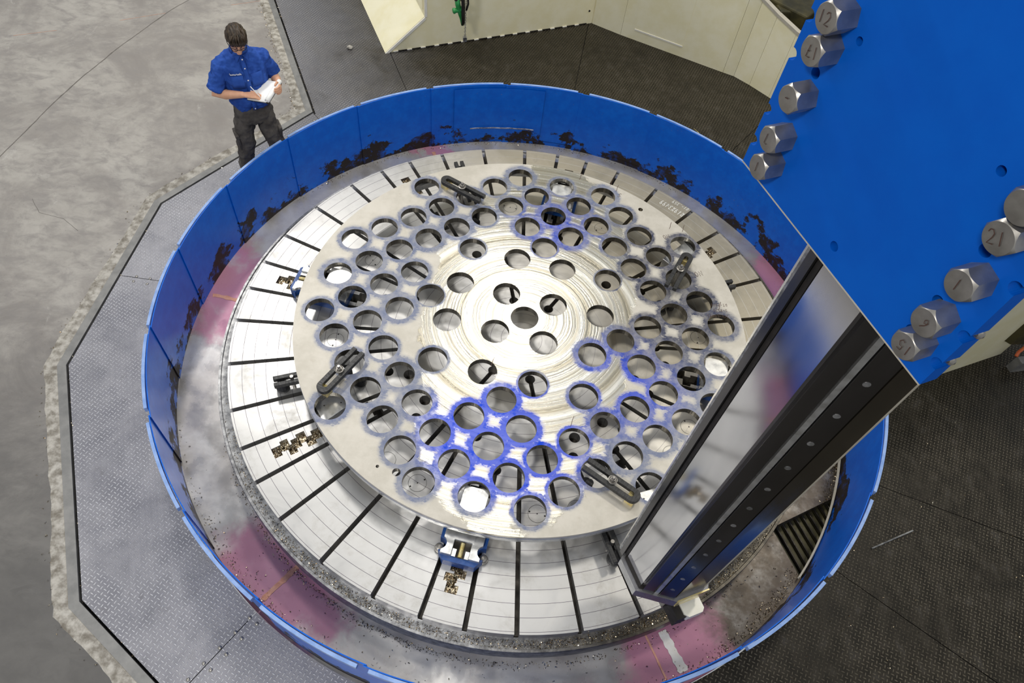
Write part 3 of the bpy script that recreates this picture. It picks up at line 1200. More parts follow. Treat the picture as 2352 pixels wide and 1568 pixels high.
mark('N0', 1.47, 0.83, 205, 0.055)
mark('N0', 1.17, 1.21, 205, 0.045)
mark('S', 0.72, 1.635, 160, 0.05)
mark('BT-7377', 1.69, 0.50, 190, 0.028, 0.003)
mark('S-8523', 1.69, 0.44, 190, 0.028, 0.003)
mark('2CD-L0885', 1.70, 0.38, 190, 0.028, 0.003)
for (x, y) in ((1.30, 1.27), (0.60, 1.73), (0.30, 1.74), (0.66, 1.66), (1.18, 1.28), (1.62, 0.42), (-0.2, -0.52), (0.47, -0.93)):
    L = [(0, 0), (.15, .3), (.1, .6), (.3, 1)]
    pmk = MB()
    strokes(pmk, [L], (x, y, WT + 0.0004), (0.03, 0, 0), (0.01, 0.09, 0), (0, 0, 1), 0.004)
    pmk.build('pen_mark', 'ink', work)

# ------------------------------------------------------------------ chuck jaws (four): blue bodies with steel tops under the plate
JLAB = {0: ('chuck jaw under the right rim of the drilled plate behind the ram', 3),
        1: ('chuck jaw peeping out at the far edge of the drilled plate', 1),
        2: ('chuck jaw at the left edge of the drilled plate, bolt pocket showing', 5),
        3: ('blue and steel chuck jaw in full view in front of the drilled plate', 7)}


def make_jaw():
    j = empty('chuck_jaw')
    pk = [(1.915, 0.158, 0.043), (1.915, -0.158, 0.043)]
    body = [(1.52, -.165), (1.95, -.165), (2.02, -.115), (2.02, .115), (1.95, .165), (1.52, .165)]
    oct_ = MB()
    lo = [body] + [circ(x, y, r, 20) for x, y, r in pk]

    def ins(x, y):
        return inpoly(x, y, body) and all(hypot(x - a, y - b) > r * .98 for a, b, r in pk)
    cut_sheet(oct_, lo, ins, 0.095, 0.0)
    oct_.build('jaw_body', 'jawblue', j)
    topo = [(1.52, -.14), (1.985, -.14), (1.985, .14), (1.52, .14)]
    slot = [(1.875, -.062), (2.1, -.062), (2.1, .062), (1.875, .062)]
    tp = MB()
    pk2 = [(x, y, r + .004) for x, y, r in pk]

    def ins2(x, y):
        return inpoly(x, y, topo) and not inpoly(x, y, slot) and all(hypot(x - a, y - b) > r * .98 for a, b, r in pk2)
    cut_sheet(tp, [topo, slot] + [circ(x, y, r, 20) for x, y, r in pk2], ins2, 0.128, 0.094)
    bevel(tp.build('jaw_top', 'steel', j), 0.002, 1)
    MB().box((1.80, -.075, 0.1275), (1.873, .075, 0.134)).build('cover_plate', 'steel', j)
    MB().lathe([(.017, 0), (.017, .10)], 14, c=(1.88, 0, .108), axis=(1, 0, -0.12)).build('jaw_screw', 'brass', j, smooth=True)
    MB().box((1.86, -.061, 0.0955), (1.984, .061, 0.099)).build('slot_floor', 'slot', j)
    for sy in (-1, 1):
        MB().box((1.93, sy * .046 - .014, 0.099), (1.984, sy * .046 + .014, 0.108)).build('slot_pad', 'steel', j)
    bb = MB()
    bb.lathe([(.034, 0), (.034, .012), (.027, .014), (.027, .04), (.022, .044)], 20)
    me = bb.mesh('jaw_bolt', 'bolt', True)
    for s in (1, -1):
        b = link('jaw_bolt', me, j)
        b.location = (1.925, .160 * s, 0.012)
    MB().box((1.515, -.088, 0.095), (1.70, .088, 0.242)).build('step_block', 'steel', j)
    MB().box((1.70, -.06, 0.128), (1.78, .06, 0.19)).build('toe_block', 'slot', j)
    return j


jaw = make_jaw()
for q, (k, (lab, jj)) in enumerate(JLAB.items()):
    o = jaw if q == 0 else copy_tree(jaw)
    o.rotation_euler = (0, 0, radians(JAW0 + 45 * jj))
    tag(o, lab, 'jaw', 'chuck jaws')

# ------------------------------------------------------------------ strap clamps on the plate (four)
CL = [((-1.405, -1.035), (-1.21, -0.615), 'black slotted strap clamp on the left of the drilled plate'),
      ((-0.965, 1.385), (-0.565, 1.205), 'black slotted strap clamp at the far left of the drilled plate'),
      ((1.345, 0.965), (1.17, 0.50), 'black slotted strap clamp at the right edge, dipping into a hole'),
      ((1.0, -1.455), (0.585, -1.235), 'black slotted strap clamp at the near right beside the ram')]
CLZ = WT + 0.048


def make_clamp():
    c = empty('strap_clamp')
    Lh, W, sw = 0.225, 0.055, 0.019
    bar = [(Lh - W + W * cos(t), W * sin(t)) for t in [pi / 2 - pi * k / 14 for k in range(15)]][::-1]
    outl = [(-Lh, -W)] + bar + [(-Lh, W)]
    so = [(-Lh - 0.05, -sw)] + [(Lh - W - .012 + sw * cos(t), sw * sin(t)) for t in [-pi / 2 + pi * k / 10 for k in range(11)]] + [(-Lh - 0.05, sw)]
    mb = MB()
    cut_sheet(mb, [outl, so], lambda x, y: inpoly(x, y, outl) and not inpoly(x, y, so), 0.036, 0.0, bottom=True)
    bevel(mb.build('clamp_bar', 'black', c), 0.003, 2)
    MB().lathe([(.033, 0.036), (.034, 0.040), (.034, .05), (.029, .0515), (.024, .046)], 24).build('washer', 'bolt', c, smooth=True)
    MB().lathe([(.022, 0.046), (.022, 0.066), (.019, .069)], 6).build('nut', 'bolt', c)
    MB().lathe([(.0125, -0.33), (.0125, 0.088), (.010, .092)], 14).build('stud', 'bolt', c, smooth=True)
    MB().lathe([(.03, -0.335), (.034, -0.33), (.034, -0.20), (.02, -.195), (.02, -.13), (.028, -.125), (.028, -.07)], 18, c=(-0.13, -0.06, 0)).build('jack_post', 'black', c, smooth=True)
    MB().lathe([(.05, -0.345), (.05, -0.29), (.04, -.28)], 18, c=(-0.17, 0.02, 0)).build('heel_foot', 'black', c, smooth=True)
    MB().box((Lh - .085, -.045, -0.048), (Lh - .02, .045, 0.0005)).build('toe_pad', 'brass', c)
    return c


cl = make_clamp()
for q, (a, b, lab) in enumerate(CL):
    o = cl if q == 0 else copy_tree(cl)
    A_, B_ = Vector(a), Vector(b)
    mid = (A_ + B_) / 2
    d_ = A_ - B_
    o.location = (mid.x, mid.y, CLZ)
    o.rotation_euler = (0, 0, atan2(d_.y, d_.x))
    tag(o, lab, 'clamp', 'strap clamps on the plate')

# ------------------------------------------------------------------ forked stops under the plate rim (four)
SL = ((-154.6, 'black forked stop poking out under the left rim of the plate'),
      (-63.0, 'black forked stop under the near rim of the plate, beside the ram'),
      (26.6, 'black forked stop at the right rim of the plate'),
      (115.4, 'pair of black fork tips showing past the far rim of the plate'))


def make_stop():
    s = empty('forked_stop')
    for sg in (-1, 1):
        bevel(MB().box((1.50, sg * 0.030 - 0.017, 0.088), (2.04, sg * 0.030 + 0.017, 0.128)).build('fork_bar', 'black', s), 0.003, 1)
    MB().lathe([(.05, 0.0), (.052, 0.02), (.052, .05), (.035, .075), (.03, .088)], 20, c=(1.985, 0.0, 0)).build('foot', 'black', s, smooth=True)
    MB().lathe([(.014, 0.0), (.014, 0.15)], 12, c=(1.90, 0.0, 0)).build('stud', 'bolt', s, smooth=True)
    return s


sp = make_stop()
for q, (a, lab) in enumerate(SL):
    o = sp if q == 0 else copy_tree(sp)
    o.rotation_euler = (0, 0, radians(a))
    tag(o, lab, 'stop', 'forked stops under the plate')
    if a == 115.4:
        o.location = (*pol(0.08, a), 0)
# loose support blocks seen through the outermost holes
for (x, y, rz, lab) in ((-1.33, -1.02, 0.9, 'pale support block seen through the leftmost front hole of the plate'),
                        (1.12, -1.36, 0.45, 'pale support block under the near right hole by the ram'),
                        (1.30, 1.06, 0.9, 'pale support block under the hole at the right rim')):
    b = MB()
    b.box((-.14, -.085, 0), (.14, .085, .19))
    o = b.build('support_block', 'steel')
    bevel(o, 0.004, 2)
    o.location = (x, y, 0.0)
    o.rotation_euler = (0, 0, rz)
    d2 = MB()
    for a, b2 in ((-.05, .03), (.06, -.03)):
        d2.poly([(a + px, b2 + py, .1905) for px, py in circ(0, 0, .006, 10)])
    d2.build('tapped_holes', 'rubber', o)
    tag(o, lab, 'block', 'support blocks')

# ------------------------------------------------------------------ vertical ram
D = Vector((cos(radians(-60.9)), sin(radians(-60.9)), 0))
NV = Vector((-D.y, D.x, 0))


def uv(u, v, z):
    p = D * u + NV * v
    return (p.x, p.y, z)


ram = empty('lathe_ram', uv(2.25, 0.06, 0.6), label='tall eight-sided polished steel ram coming down onto the table', cat='ram')
ROFF = -Vector(uv(2.25, 0.06, 0.6))


def rbuild(mb, name, mat, parent=ram, smooth=False):
    mb.xform(Matrix.Translation(ROFF))
    return mb.build(name, mat, parent, smooth)


RZ1 = 6.2
OCT = [(2.150, -.232), (2.345, -.232), (2.478, -.045), (2.478, .165), (2.345, .352), (2.150, .352), (2.022, .165), (2.022, -.045)]


def uvprism(pts, z0, z1):
    mb = MB()
    mb.grid([[uv(u, v, z0) for u, v in pts], [uv(u, v, z1) for u, v in pts]], True, True, True)
    return mb


core = [(2.150, -.205), (2.345, -.205), (2.455, -.045), (2.462, -.045), (2.462, .165), (2.345, .335), (2.150, .335), (2.038, .165), (2.038, -.045)]
rbuild(uvprism(core, 0.655, RZ1), 'ram_core', 'ramdark')


def face_slab(a, b, f0, f1, t0, t1, name, mat, z0=0.655, z1=RZ1):
    """bar proud of a ram face between fractions f0..f1, thickness t0..t1 outward"""
    a, b = Vector(a), Vector(b)
    t = (b - a)
    nrm = Vector((t.y, -t.x)).normalized()
    p, q = a + t * f0, a + t * f1
    pts = [p + nrm * t0, p + nrm * t1, q + nrm * t1, q + nrm * t0]
    return rbuild(uvprism([(w.x, w.y) for w in pts], z0, z1), name, mat)


FA, FB = (2.150, -.205), (2.345, -.205)
face_slab(FA, FB, 0.03, 0.97, 0, 0.012, 'front_way', 'ramface')
CA, CB = (2.345, -.205), (2.455, -.045)
face_slab(CA, CB, 0.02, 0.34, 0, 0.022, 'guide_strip', 'ramdark')
face_slab(CA, CB, 0.40, 0.52, 0, 0.018, 'guide_strip', 'steel')
face_slab(CA, CB, 0.54, 1.0, 0, 0.025, 'guide_strip', 'ramdark')
RA, RB = (2.462, -.045), (2.462, .165)
face_slab(RA, RB, 0.02, 0.93, 0, 0.012, 'side_way', 'rambrown')
face_slab(RA, RB, 0.95, 1.0, 0, 0.014, 'guide_strip', 'beige')
LA, LB = (2.038, -.045), (2.150, -.205)
face_slab(LA, LB, 0.0, 0.14, 0, 0.026, 'guide_strip', 'steel')
face_slab(LA, LB, 0.18, 0.40, 0, 0.020, 'guide_strip', 'ramdark')
face_slab(LA, LB, 0.44, 0.56, 0, 0.024, 'guide_strip', 'steel')
face_slab(LA, LB, 0.60, 0.97, 0, 0.018, 'guide_strip', 'ramdark')
rbuild(uvprism([(2.094, -.226), (2.126, -.226), (2.126, -.12), (2.094, -.12)], 0.655, RZ1), 'guide_rail', 'ramdark')
rbuild(uvprism([(2.066, -.212), (2.078, -.218), (2.078, -.11), (2.066, -.11)], 0.655, RZ1), 'guide_rail', 'steel')
rbuild(uvprism([(2.078, -.217), (2.094, -.217), (2.094, -.11), (2.078, -.11)], 0.655, RZ1), 'guide_rail', 'rimsteel')
rbuild(uvprism([(2.128, -.213), (2.149, -.213), (2.149, -.15), (2.128, -.15)], 0.655, RZ1), 'groove', 'rubber')
# plugs in the near guide strip
nr = (Vector(CB) - Vector(CA))
nrm = Vector((nr.y, -nr.x)).normalized()
pc = Vector(CA) + nr * 0.76 + nrm * 0.0252
for k in range(14):
    z = 0.85 + k * 0.21
    mb = MB()
    ax = Vector(uv(nrm.x, nrm.y, 0))
    mb.lathe([(.013, 0), (.013, .0012)], 16, c=uv(pc.x, pc.y, z), axis=ax)
    rbuild(mb, 'plug', 'rimsteel')
# end collar
COLL = [(2.147, -.252), (2.352, -.252), (2.496, -.045), (2.497, .172), (2.45, .204), (2.352, .37), (2.147, .37), (2.004, .172), (2.004, -.045)]
rbuild(uvprism(COLL, 0.595, 0.69), 'end_collar', 'collar')
inn = [(2.152, -.228), (2.347, -.228), (2.470, -.045), (2.474, .165), (2.35, .345), (2.15, .345), (2.03, .165), (2.03, -.045)]
rbuild(uvprism(inn, 0.689, 0.70), 'seal_gap', 'rubber')
mb = MB()
mb.grid([[uv(2.494, -.04, z), uv(2.503, -.04, z), uv(2.503, .175, z), uv(2.494, .175, z)] for z in (0.597, 0.705)], True, True, True)
rbuild(mb, 'side_wiper', 'brass')
mb = MB()
mb.grid([[uv(2.352, -.2535, z), uv(2.352, -.247, z), uv(2.15, -.247, z), uv(2.15, -.2535, z)] for z in (0.60, 0.689)], True, True, True)
rbuild(mb, 'front_wiper', 'steel')
# tool block and bit on the outer side
blk = MB()
blk.grid([[uv(u, v, z) for u, v in ((2.45, .03), (2.555, .03), (2.58, .052), (2.58, .148), (2.56, .168), (2.45, .168))] for z in (0.44, 0.52)], True, True, True)
rbuild(blk, 'tool_block', 'toolsteel')
blk = MB()
blk.grid([[uv(u, v, z) for u, v in ((2.44, -.02), (2.57, -.02), (2.57, .07), (2.44, .07))] for z in (0.36, 0.505)], True, True, True)
rbuild(blk, 'tool_holder', 'rubber')
blk = MB()
blk.grid([[uv(u, v, z) for u, v in ((2.30, -.06), (2.46, -.06), (2.46, .18), (2.30, .18))] for z in (0.44, 0.597)], True, True, True)
rbuild(blk, 'tool_shank', 'ramdark')

# ------------------------------------------------------------------ blue saddle plate in front of the ram, with big hex bolts
SV = -0.315
sad = empty('saddle_plate', uv(2.2, SV, 3.56), label='huge bright blue steel plate clamping the ram, big hex bolts down both edges', cat='plate')
SOFF = -Vector(uv(2.2, SV, 3.56))
U0, U1, Z0, Z1 = 1.776, 2.632, 3.56, 5.6
HOLE = [(1.961, 4.085, .011), (2.436, 4.094, .012), (2.212, 3.627, .015)]
for z in (3.945, 3.766, 3.648, 4.10, 4.28):
    HOLE += [(1.883, z, .016), (2.523, z, .016)]
NOTCH = []
for z in (3.935, 3.757, 3.645, 4.045, 4.25):
    NOTCH += [(1.781, z, .017), (2.624, z, .017)]
ALLH = HOLE + NOTCH


def sad_in(u, z):
    if not (U0 < u < U1 and Z0 < z < Z1):
        return False
    return all(hypot(u - a, z - b) > r * .98 for a, b, r in ALLH)


flat = MB()
cut_sheet(flat, [[(U0, Z0), (U1, Z0), (U1, Z1), (U0, Z1)]] + [circ(a, b, r, 20) for a, b, r in ALLH], sad_in, 0.0, -0.055, bottom=True)
flat.v = [tuple(Vector(uv(x, SV - z, y)) + SOFF) for x, y, z in flat.v]
plate = flat.build('front_plate', 'blue', sad)
sadscrew = MB().lathe([(.0155, 0), (.0155, .006), (.007, .012), (.007, .006)], 14)
sme = sadscrew.mesh('set_screw', 'bolt', True)
qn = Vector((-NV.x, -NV.y, 0)).to_track_quat('Z', 'Y').to_euler()
for a, b, r in HOLE[3:] + NOTCH:
    if r > .0155:
        o = link('set_screw', sme, sad)
        o.location = Vector(uv(a, SV + .046, b)) + SOFF
        o.rotation_euler = qn
dsk = MB().lathe([(.016, 0), (.016, .004)], 14).mesh('hole_shade', 'rubber')  # dark discs put in for the shade inside the holes
for a, b, r in HOLE[:2]:
    o = link('hole_shade', dsk, sad)
    o.location = Vector(uv(a, SV + .048, b)) + SOFF
    o.rotation_euler = qn
# bevelled pale arris along the bottom edge
mb = MB()
mb.grid([[uv(U0, SV - .001, z), uv(U1, SV - .001, z), uv(U1, SV + .004, z), uv(U0, SV + .004, z)] for z in (Z0 - .004, Z0 + .0005)], True, True, True)
mb.xform(Matrix.Translation(SOFF))
mb.build('lower_edge', 'beige', sad)

# hex bolts
AF = 0.0365       # half across flats
hx = AF / cos(pi / 6)
bm_ = MB()
P6 = [(hx * cos(pi / 6 + k * pi / 3), hx * sin(pi / 6 + k * pi / 3)) for k in range(6)]
n = 48
low, mid_, hi_ = [], [], []


def hexr(t):
    t = (t + pi / 6) % (pi / 3) - pi / 6
    return AF / cos(t)


rings = []
for zz, lim in ((0.0, 1e9), (0.036, 1e9), (0.060, None), (0.062, None)):
    ring = []
    for k in range(n):
        t = 2 * pi * k / n
        r = hexr(t + pi / 6 * 0)
        ring.append((r, t))
    rings.append(ring)
R3 = []
for k in range(n):
    t = 2 * pi * k / n
    r = hexr(t)
    zc = 0.060 - max(0.0, (r - AF) * 1.2)
    R3.append((r * cos(t), r * sin(t), zc))
R0 = [(hexr(2 * pi * k / n) * cos(2 * pi * k / n), hexr(2 * pi * k / n) * sin(2 * pi * k / n), 0.0) for k in range(n)]
R4 = [(AF * .965 * cos(2 * pi * k / n), AF * .965 * sin(2 * pi * k / n), 0.0615) for k in range(n)]
R5 = [(0.006 * cos(2 * pi * k / n), 0.006 * sin(2 * pi * k / n), 0.0600) for k in range(n)]
bm_.grid([R0, R3, R4, R5], True, False, True)
bme = bm_.mesh('hex_bolt', 'bolt', True)
# lengthen the heads a little so the faces stand 66 mm proud
for v_ in bme.vertices:
    v_.co.z *= 1.08
BOLTS = [(1.894, 4.113, '12', 0.35), (1.896, 4.026, '17', 0.0), (1.894, 3.884, '-', 0.4), (1.892, 3.748, 'L', 0.1), (1.900, 3.655, '1', 0.2),
         (2.545, 4.112, '', 0.1), (2.552, 4.034, '21', 0.5), (2.559, 3.892, '1', 0.3), (2.559, 3.756, '6', 0.05), (2.562, 3.663, '15', 0.15),
         (1.894, 4.29, '', 0.0), (2.552, 4.29, '', 0.3)]
# local frame of a bolt face: x to the right along the plate, y up
fx, fy, fn = D, Vector((0, 0, 1)), -NV
MW = Matrix((fx, fy, fn)).transposed()
for u, z, txt, rot in BOLTS:
    Rm = MW @ Matrix.Rotation(rot, 3, 'Z')
    b = link('hex_bolt', bme, sad)
    b.location = Vector(uv(u, SV, z)) + SOFF
    b.rotation_euler = Rm.to_euler()
    if txt:
        im = MB()
        ang = {'17': pi + .25, '15': pi + .1, 'L': 0.0, '21': 0.5, '6': pi - .1, '12': 0.15}.get(txt, 0.1) - rot
        c, s = cos(ang), sin(ang)
        h = 0.030
        ex, ey = Vector((c, s, 0)) * 0.017, Vector((-s, c, 0)) * h
        wtot = 0.024 * len(txt)
        o0 = -(Vector((c, s, 0)) * wtot / 2) - ey / 2 + Vector((0, 0, 0.0664))
        write(im, txt, o0, ex, ey, (0, 0, 1), 0.0022, 1.3)
        im.build('pen_number', 'ink', b)

# saddle body behind the plate, and the blue beam beyond its left edge
body = empty('saddle_housing', uv(2.2, 0.5, 3.6), label='blue saddle housing behind the big bolted plate', cat='housing')
BOFF = -Vector(uv(2.2, 0.5, 3.6))


def uvbox(u0, u1, v0, v1, z0, z1, name, mat, parent=body, off=BOFF):
    mb = MB()
    mb.grid([[uv(u0, v0, z), uv(u1, v0, z), uv(u1, v1, z), uv(u0, v1, z)] for z in (z0, z1)], True, True, True)
    mb.xform(Matrix.Translation(off))
    return mb.build(name, mat, parent)


uvbox(1.83, 2.02, -.26, .62, 3.60, 5.6, 'side_cheek', 'blue')
uvbox(2.02, 2.30, .40, .80, 3.60, 5.6, 'back_cheek', 'blue')
uvbox(1.30, 1.815, -.02, .5, 4.06, 5.5, 'cross_slide', 'blue')
uvbox(1.22, 1.29, -.03, .45, 4.08, 5.5, 'slide_wiper', 'rubber')

# ------------------------------------------------------------------ cream machine housings
hs = empty('machine_housing', (-2.209, 4.076, FZ), label='cream sheet-metal machine housing with a sloped end behind the guard', cat='housing')
HO = -Vector((-2.209, 4.076, FZ))
U_S = -4.636


def hb(mb, name, mat='cream', parent=hs, smooth=False):
    mb.xform(Matrix.Translation(HO))
    return mb.build(name, mat, parent, smooth)


# side profile in (v, z): floor corner, slope up, then vertical; runs along -D
v0 = Vector((-2.209, 4.076, 0)).dot(NV)
v1 = v0 + 0.505
v2 = Vector((0.216, 5.439, 0)).dot(NV)
prof = [(v0, FZ), (v1, 0.10), (v1, 3.2), (v2 + 0.02, 3.2), (v2 + 0.02, FZ)]
mb = MB()
mb.grid([[uv(u, v, z) for v, z in prof] for u in (U_S, U_S - 4.0)], True, True, True)
hb(mb, 'housing_body')
# folded edge along the slope and up the corner
for (a, b, w) in (((v0, FZ), (v1, 0.10), 0.03), ((v1, 0.10), (v1, 3.2), 0.03)):
    A2, B2 = Vector(a), Vector(b)
    t = (B2 - A2).normalized()
    nn_ = Vector((t.y, -t.x)) * w
    pts = [A2, B2, B2 + nn_, A2 + nn_]
    mb = MB()
    mb.grid([[uv(u, p.x, p.y) for p in pts] for u in (U_S + 0.012, U_S - 0.01)], True, True, True)
    hb(mb, 'folded_edge', 'white')
# raised frame on the upright end
mb = MB()
mb.grid([[uv(u, v1 - 0.012, z) for u in (U_S - 0.05, U_S - 3.9)] + [uv(u, v1 + 0.001, z) for u in (U_S - 3.9, U_S - 0.05)] for z in (0.17, 3.1)], True, True, True)
hb(mb, 'end_panel')
# broken pale strip along the foot
x = v0 + 0.1
k = 0
while x < v2 - 0.1:
    w = 0.11 if k % 2 else 0.06
    mb = MB()
    mb.grid([[uv(U_S + q, v, z) for q, v in ((0.001, x), (0.012, x), (0.012, x + w), (0.001, x + w))] for z in (FZ + 0.004, FZ + 0.014)], True, True, True)
    hb(mb, 'foot_strip', 'rubber' if k % 2 else 'white')
    x += w + 0.002
    k += 1
mb = MB()
mb.lathe([(.012, 0), (.012, .006)], 12, c=uv(U_S, v2 - .06, -.12), axis=D)
hb(mb, 'knob', 'rubber')

dg = empty('corner_housing', (0.216, 5.439, FZ), label='cream angled sheet-metal panel with inset hatch behind the guard', cat='housing')
HO2 = -Vector((0.216, 5.439, FZ))
CH = [(0.235, 5.425), (0.62, 5.268), (1.961, 4.829 - 0.03), (2.10, 4.755), (2.292, 4.623), (2.523, 4.434), (3.05, 3.98)]
TOPZ = 0.70


def db(mb, name, mat='cream', smooth=False):
    mb.xform(Matrix.Translation(HO2))
    return mb.build(name, mat, dg, smooth)


bend = offs(CH, 0.012)
tops = [2.6, 2.2, 0.78, 0.70, 0.62, 0.555, 0.50]
for i in range(len(CH) - 1):
    a, b = Vector(CH[i]), Vector(CH[i + 1])
    t = (b - a).normalized()
    a2, b2 = a + t * 0.0015, b - t * 0.0015
    nrm = Vector((-t.y, t.x)) * 0.03
    mb = MB()
    za, zb = tops[i], tops[i + 1]
    quad = [(a2, FZ), (b2, FZ), (b2, zb), (a2, za)]
    mb.grid([[(p.x, p.y, z) for p, z in quad], [(p.x + nrm.x, p.y + nrm.y, z) for p, z in quad]], True, True, True)
    db(mb, 'wall_sheet')
    if i >= 1:
        n2 = Vector((t.y, -t.x)) * 0.012
        mb = MB()
        q0 = [(a - Vector(n2) * -1, za), (b + n2, zb)]
        mb.grid([[(a.x + n2.x, a.y + n2.y, za - .005), (a.x - 4 * n2.x, a.y - 4 * n2.y, za - .005), (a.x - 4 * n2.x, a.y - 4 * n2.y, za + .03), (a.x + n2.x, a.y + n2.y, za + .03)],
                 [(b.x + n2.x, b.y + n2.y, zb - .005), (b.x - 4 * n2.x, b.y - 4 * n2.y, zb - .005), (b.x - 4 * n2.x, b.y - 4 * n2.y, zb + .03), (b.x + n2.x, b.y + n2.y, zb + .03)]], True, True, True)
        db(mb, 'top_cap', 'beige')
# inset hatch
a, b = Vector(CH[1]), Vector(CH[2])
t = (b - a).normalized()
nrm = Vector((t.y, -t.x))
h0, h1 = Vector((0.778, 5.194)), Vector((1.388, 4.950))
h0 = a + t * (h0 - a).dot(t)
h1 = a + t * (h1 - a).dot(t)
for p, q, z0_, z1_ in ((h0, h1, -0.165, -0.148), ):
    mb = MB()
    mb.grid([[(p.x, p.y, z), (q.x, q.y, z), (q.x + nrm.x * .012, q.y + nrm.y * .012, z), (p.x + nrm.x * .012, p.y + nrm.y * .012, z)] for z in (z0_, z1_)], True, True, True)
    db(mb, 'hatch_ledge', 'white')
mb = MB()
mb.grid([[(h0.x, h0.y, z), (h1.x, h1.y, z), (h1.x + nrm.x * .006, h1.y + nrm.y * .006, z), (h0.x + nrm.x * .006, h0.y + nrm.y * .006, z)] for z in (-0.148, 0.75)], True, True, True)
db(mb, 'hatch', 'cream')
# dark machinery behind the panel
mc = empty('feed_gearbox', (2.9, 5.2, FZ), label='dark oily machinery behind the cream panel', cat='machinery')
for (c, s, r) in (((0.0, 0.0, 0.45), (1.3, 0.5, 0.9), 0.3), ((-0.35, -0.2, 0.75), (0.5, 0.4, 0.35), -0.6), ((0.3, -0.45, 0.55), (0.6, 0.35, 0.5), 0.2)):
    mb = MB().obox(c, (cos(r), sin(r), 0), (-sin(r), cos(r), 0), (0, 0, 1), *s)
    bevel(mb.build('gear_case', 'mech', mc), 0.02, 2)

# right-hand column foot
rc = empty('column_housing', (3.689, 0.477, FZ), label='cream column foot at the right edge beyond the blue bolted plate', cat='housing')
HO3 = -Vector((3.689, 0.477, FZ))
vr = Vector((3.689, 0.477, 0)).dot(NV)


def rcb(mb, name, mat='cream'):
    mb.xform(Matrix.Translation(HO3))
    return mb.build(name, mat, rc)


mb = MB()
mb.grid([[uv(1.376, vr - 0.12, z), uv(1.376, vr + 0.98, z), uv(0.6, vr + 0.98, z), uv(0.6, vr - 0.12, z)] for z in (FZ, 1.9)], True, True, True)
mb.v = [p for p in mb.v]
rcb(mb, 'column_side')
mb = MB()
mb.grid([[uv(1.376 - .1, vr + 0.70, z), uv(1.376 + .05, vr + 0.78, z), uv(1.376 + .10, vr + 0.95, z), uv(1.376, vr + 1.4, z), uv(1.1, vr + 1.4, z)] for z in (0.02, 2.2)], True, True, True)
rcb(mb, 'rounded_post', 'mech')
br = empty('cable_bracket', (4.62, 0.80, FZ), 0.32, label='grey steel bracket with cable clip at the right edge of the floor', cat='bracket')
MB().box((-.05, -.035, 0), (.4, .035, .16)).build('bracket_body', 'angle', br)
MB().box((-.06, -.05, .16), (.4, .02, .175)).build('bracket_flange', 'angle', br)
MB().lathe([(.014, 0), (.014, .004)], 12, c=(0.02, -.01, .175)).build('bracket_hole', 'rubber', br)
MB().tube([(-.1, .02, .2), (-.07, .05, .22), (0, .08, .25), (.2, .12, .3), (.5, .15, .5)], 0.016, 8).build('orange_cable', 'rustdot', br, smooth='all')

# ------------------------------------------------------------------ green hand tool hanging on its cable, with a chain
tl = empty('hanging_tool', (-1.31, 4.075, 0.22), 0.5, label='green hand tool hanging from a black cable in front of the cream housing', cat='tool')
MB().tube([(-.03, 0, .33), (-.02, 0, .26), (0.0, 0, .18), (.03, 0, .08), (.045, 0, .0)], [(.028, .028), (.034, .03), (.03, .026), (.024, .022), (.02, .018)], 14).build('tool_handle', 'green', tl, smooth='all')
MB().lathe([(.02, -.06), (.034, -.05), (.027, -.02), (.027, .02), (.034, .05), (.02, .06)], 16, c=(-.02, 0, .19), axis=(1, 0, 0.1)).build('tool_head', 'green', tl, smooth='all')
MB().lathe([(.028, 0), (.028, .06), (.02, .075), (.014, .2)], 14, c=(-.035, 0, .31)).build('cable_gland', 'rubber', tl, smooth=True)
MB().tube([(-.035, 0, .45), (-.05, 0, .8), (-.04, 0, 1.6), (-.03, 0, 3.5)], .012, 8).build('power_cable', 'rubber', tl, smooth='all')
MB().tube([(.045, -.02, .02), (.04, -.025, .15), (.03, -.02, .4), (.03, 0, 3.5)], [(.03, .014), (.035, .016), (.032, .016), (.03, .016)], 10).build('hanger_strap', 'rubber', tl, smooth='all')
MB().tube([(.08, -.01, .18), (.10, -.01, .25), (.085, -.01, .5), (.08, 0, 3.5)], .012, 8).build('guide_tube', 'rubber', tl, smooth='all')
MB().box((0.0, -.02, .30), (.03, .01, .335)).build('trigger', 'brass', tl)
chn = empty('pull_chain', (-1.243, 4.116, 0.01), 0.3, label='thin steel chain with a square weight beside the green tool', cat='chain')
MB().box((-.022, -.022, 0), (.022, .022, .05)).build('weight', 'rimsteel', chn)
lk = []
cm_ = MB()
for k in range(46):
    z = .055 + k * 0.021
    rr = []
    for q in range(10):
        t = 2 * pi * q / 10
        rr.append(Vector((.008 * cos(t), 0, z + .0145 * sin(t))) if k % 2 else Vector((0, .008 * cos(t), z + .0145 * sin(t))))
    P = rr + rr[:1]
    cm_.tube(P, .0026, 5)
cm_.build('chain_links', 'rimsteel', chn)
MB().tube([(0, 0, 1.0), (0, 0, 3.7)], .006, 6).build('chain_upper', 'rimsteel', chn)

# ------------------------------------------------------------------ swarf


def chips(name, pts, size, label, mat='swarf'):
    mb = MB()
    for x, y, z in pts:
        s = size * random.uniform(0.5, 1.5)
        a, b = random.uniform(0, 2 * pi), random.uniform(-0.9, 0.9)
        e = Vector((cos(a) * cos(b), sin(a) * cos(b), sin(b)))
        f = e.orthogonal().normalized()
        g = e.cross(f)
        w = random.uniform(0, 2 * pi)
        f = f * cos(w) + g * sin(w)
        g = e.cross(f)
        c = Vector((x, y, z + s * 0.35))
        mb.grid([[c - e * s - f * s * .4, c - e * s + f * s * .4], [c + g * s * .5 - f * s * .4, c + g * s * .5 + f * s * .4], [c + e * s - f * s * .35, c + e * s + f * s * .35]], close=False)
    return tag(mb.build(name, mat), label, 'swarf', kind='stuff')


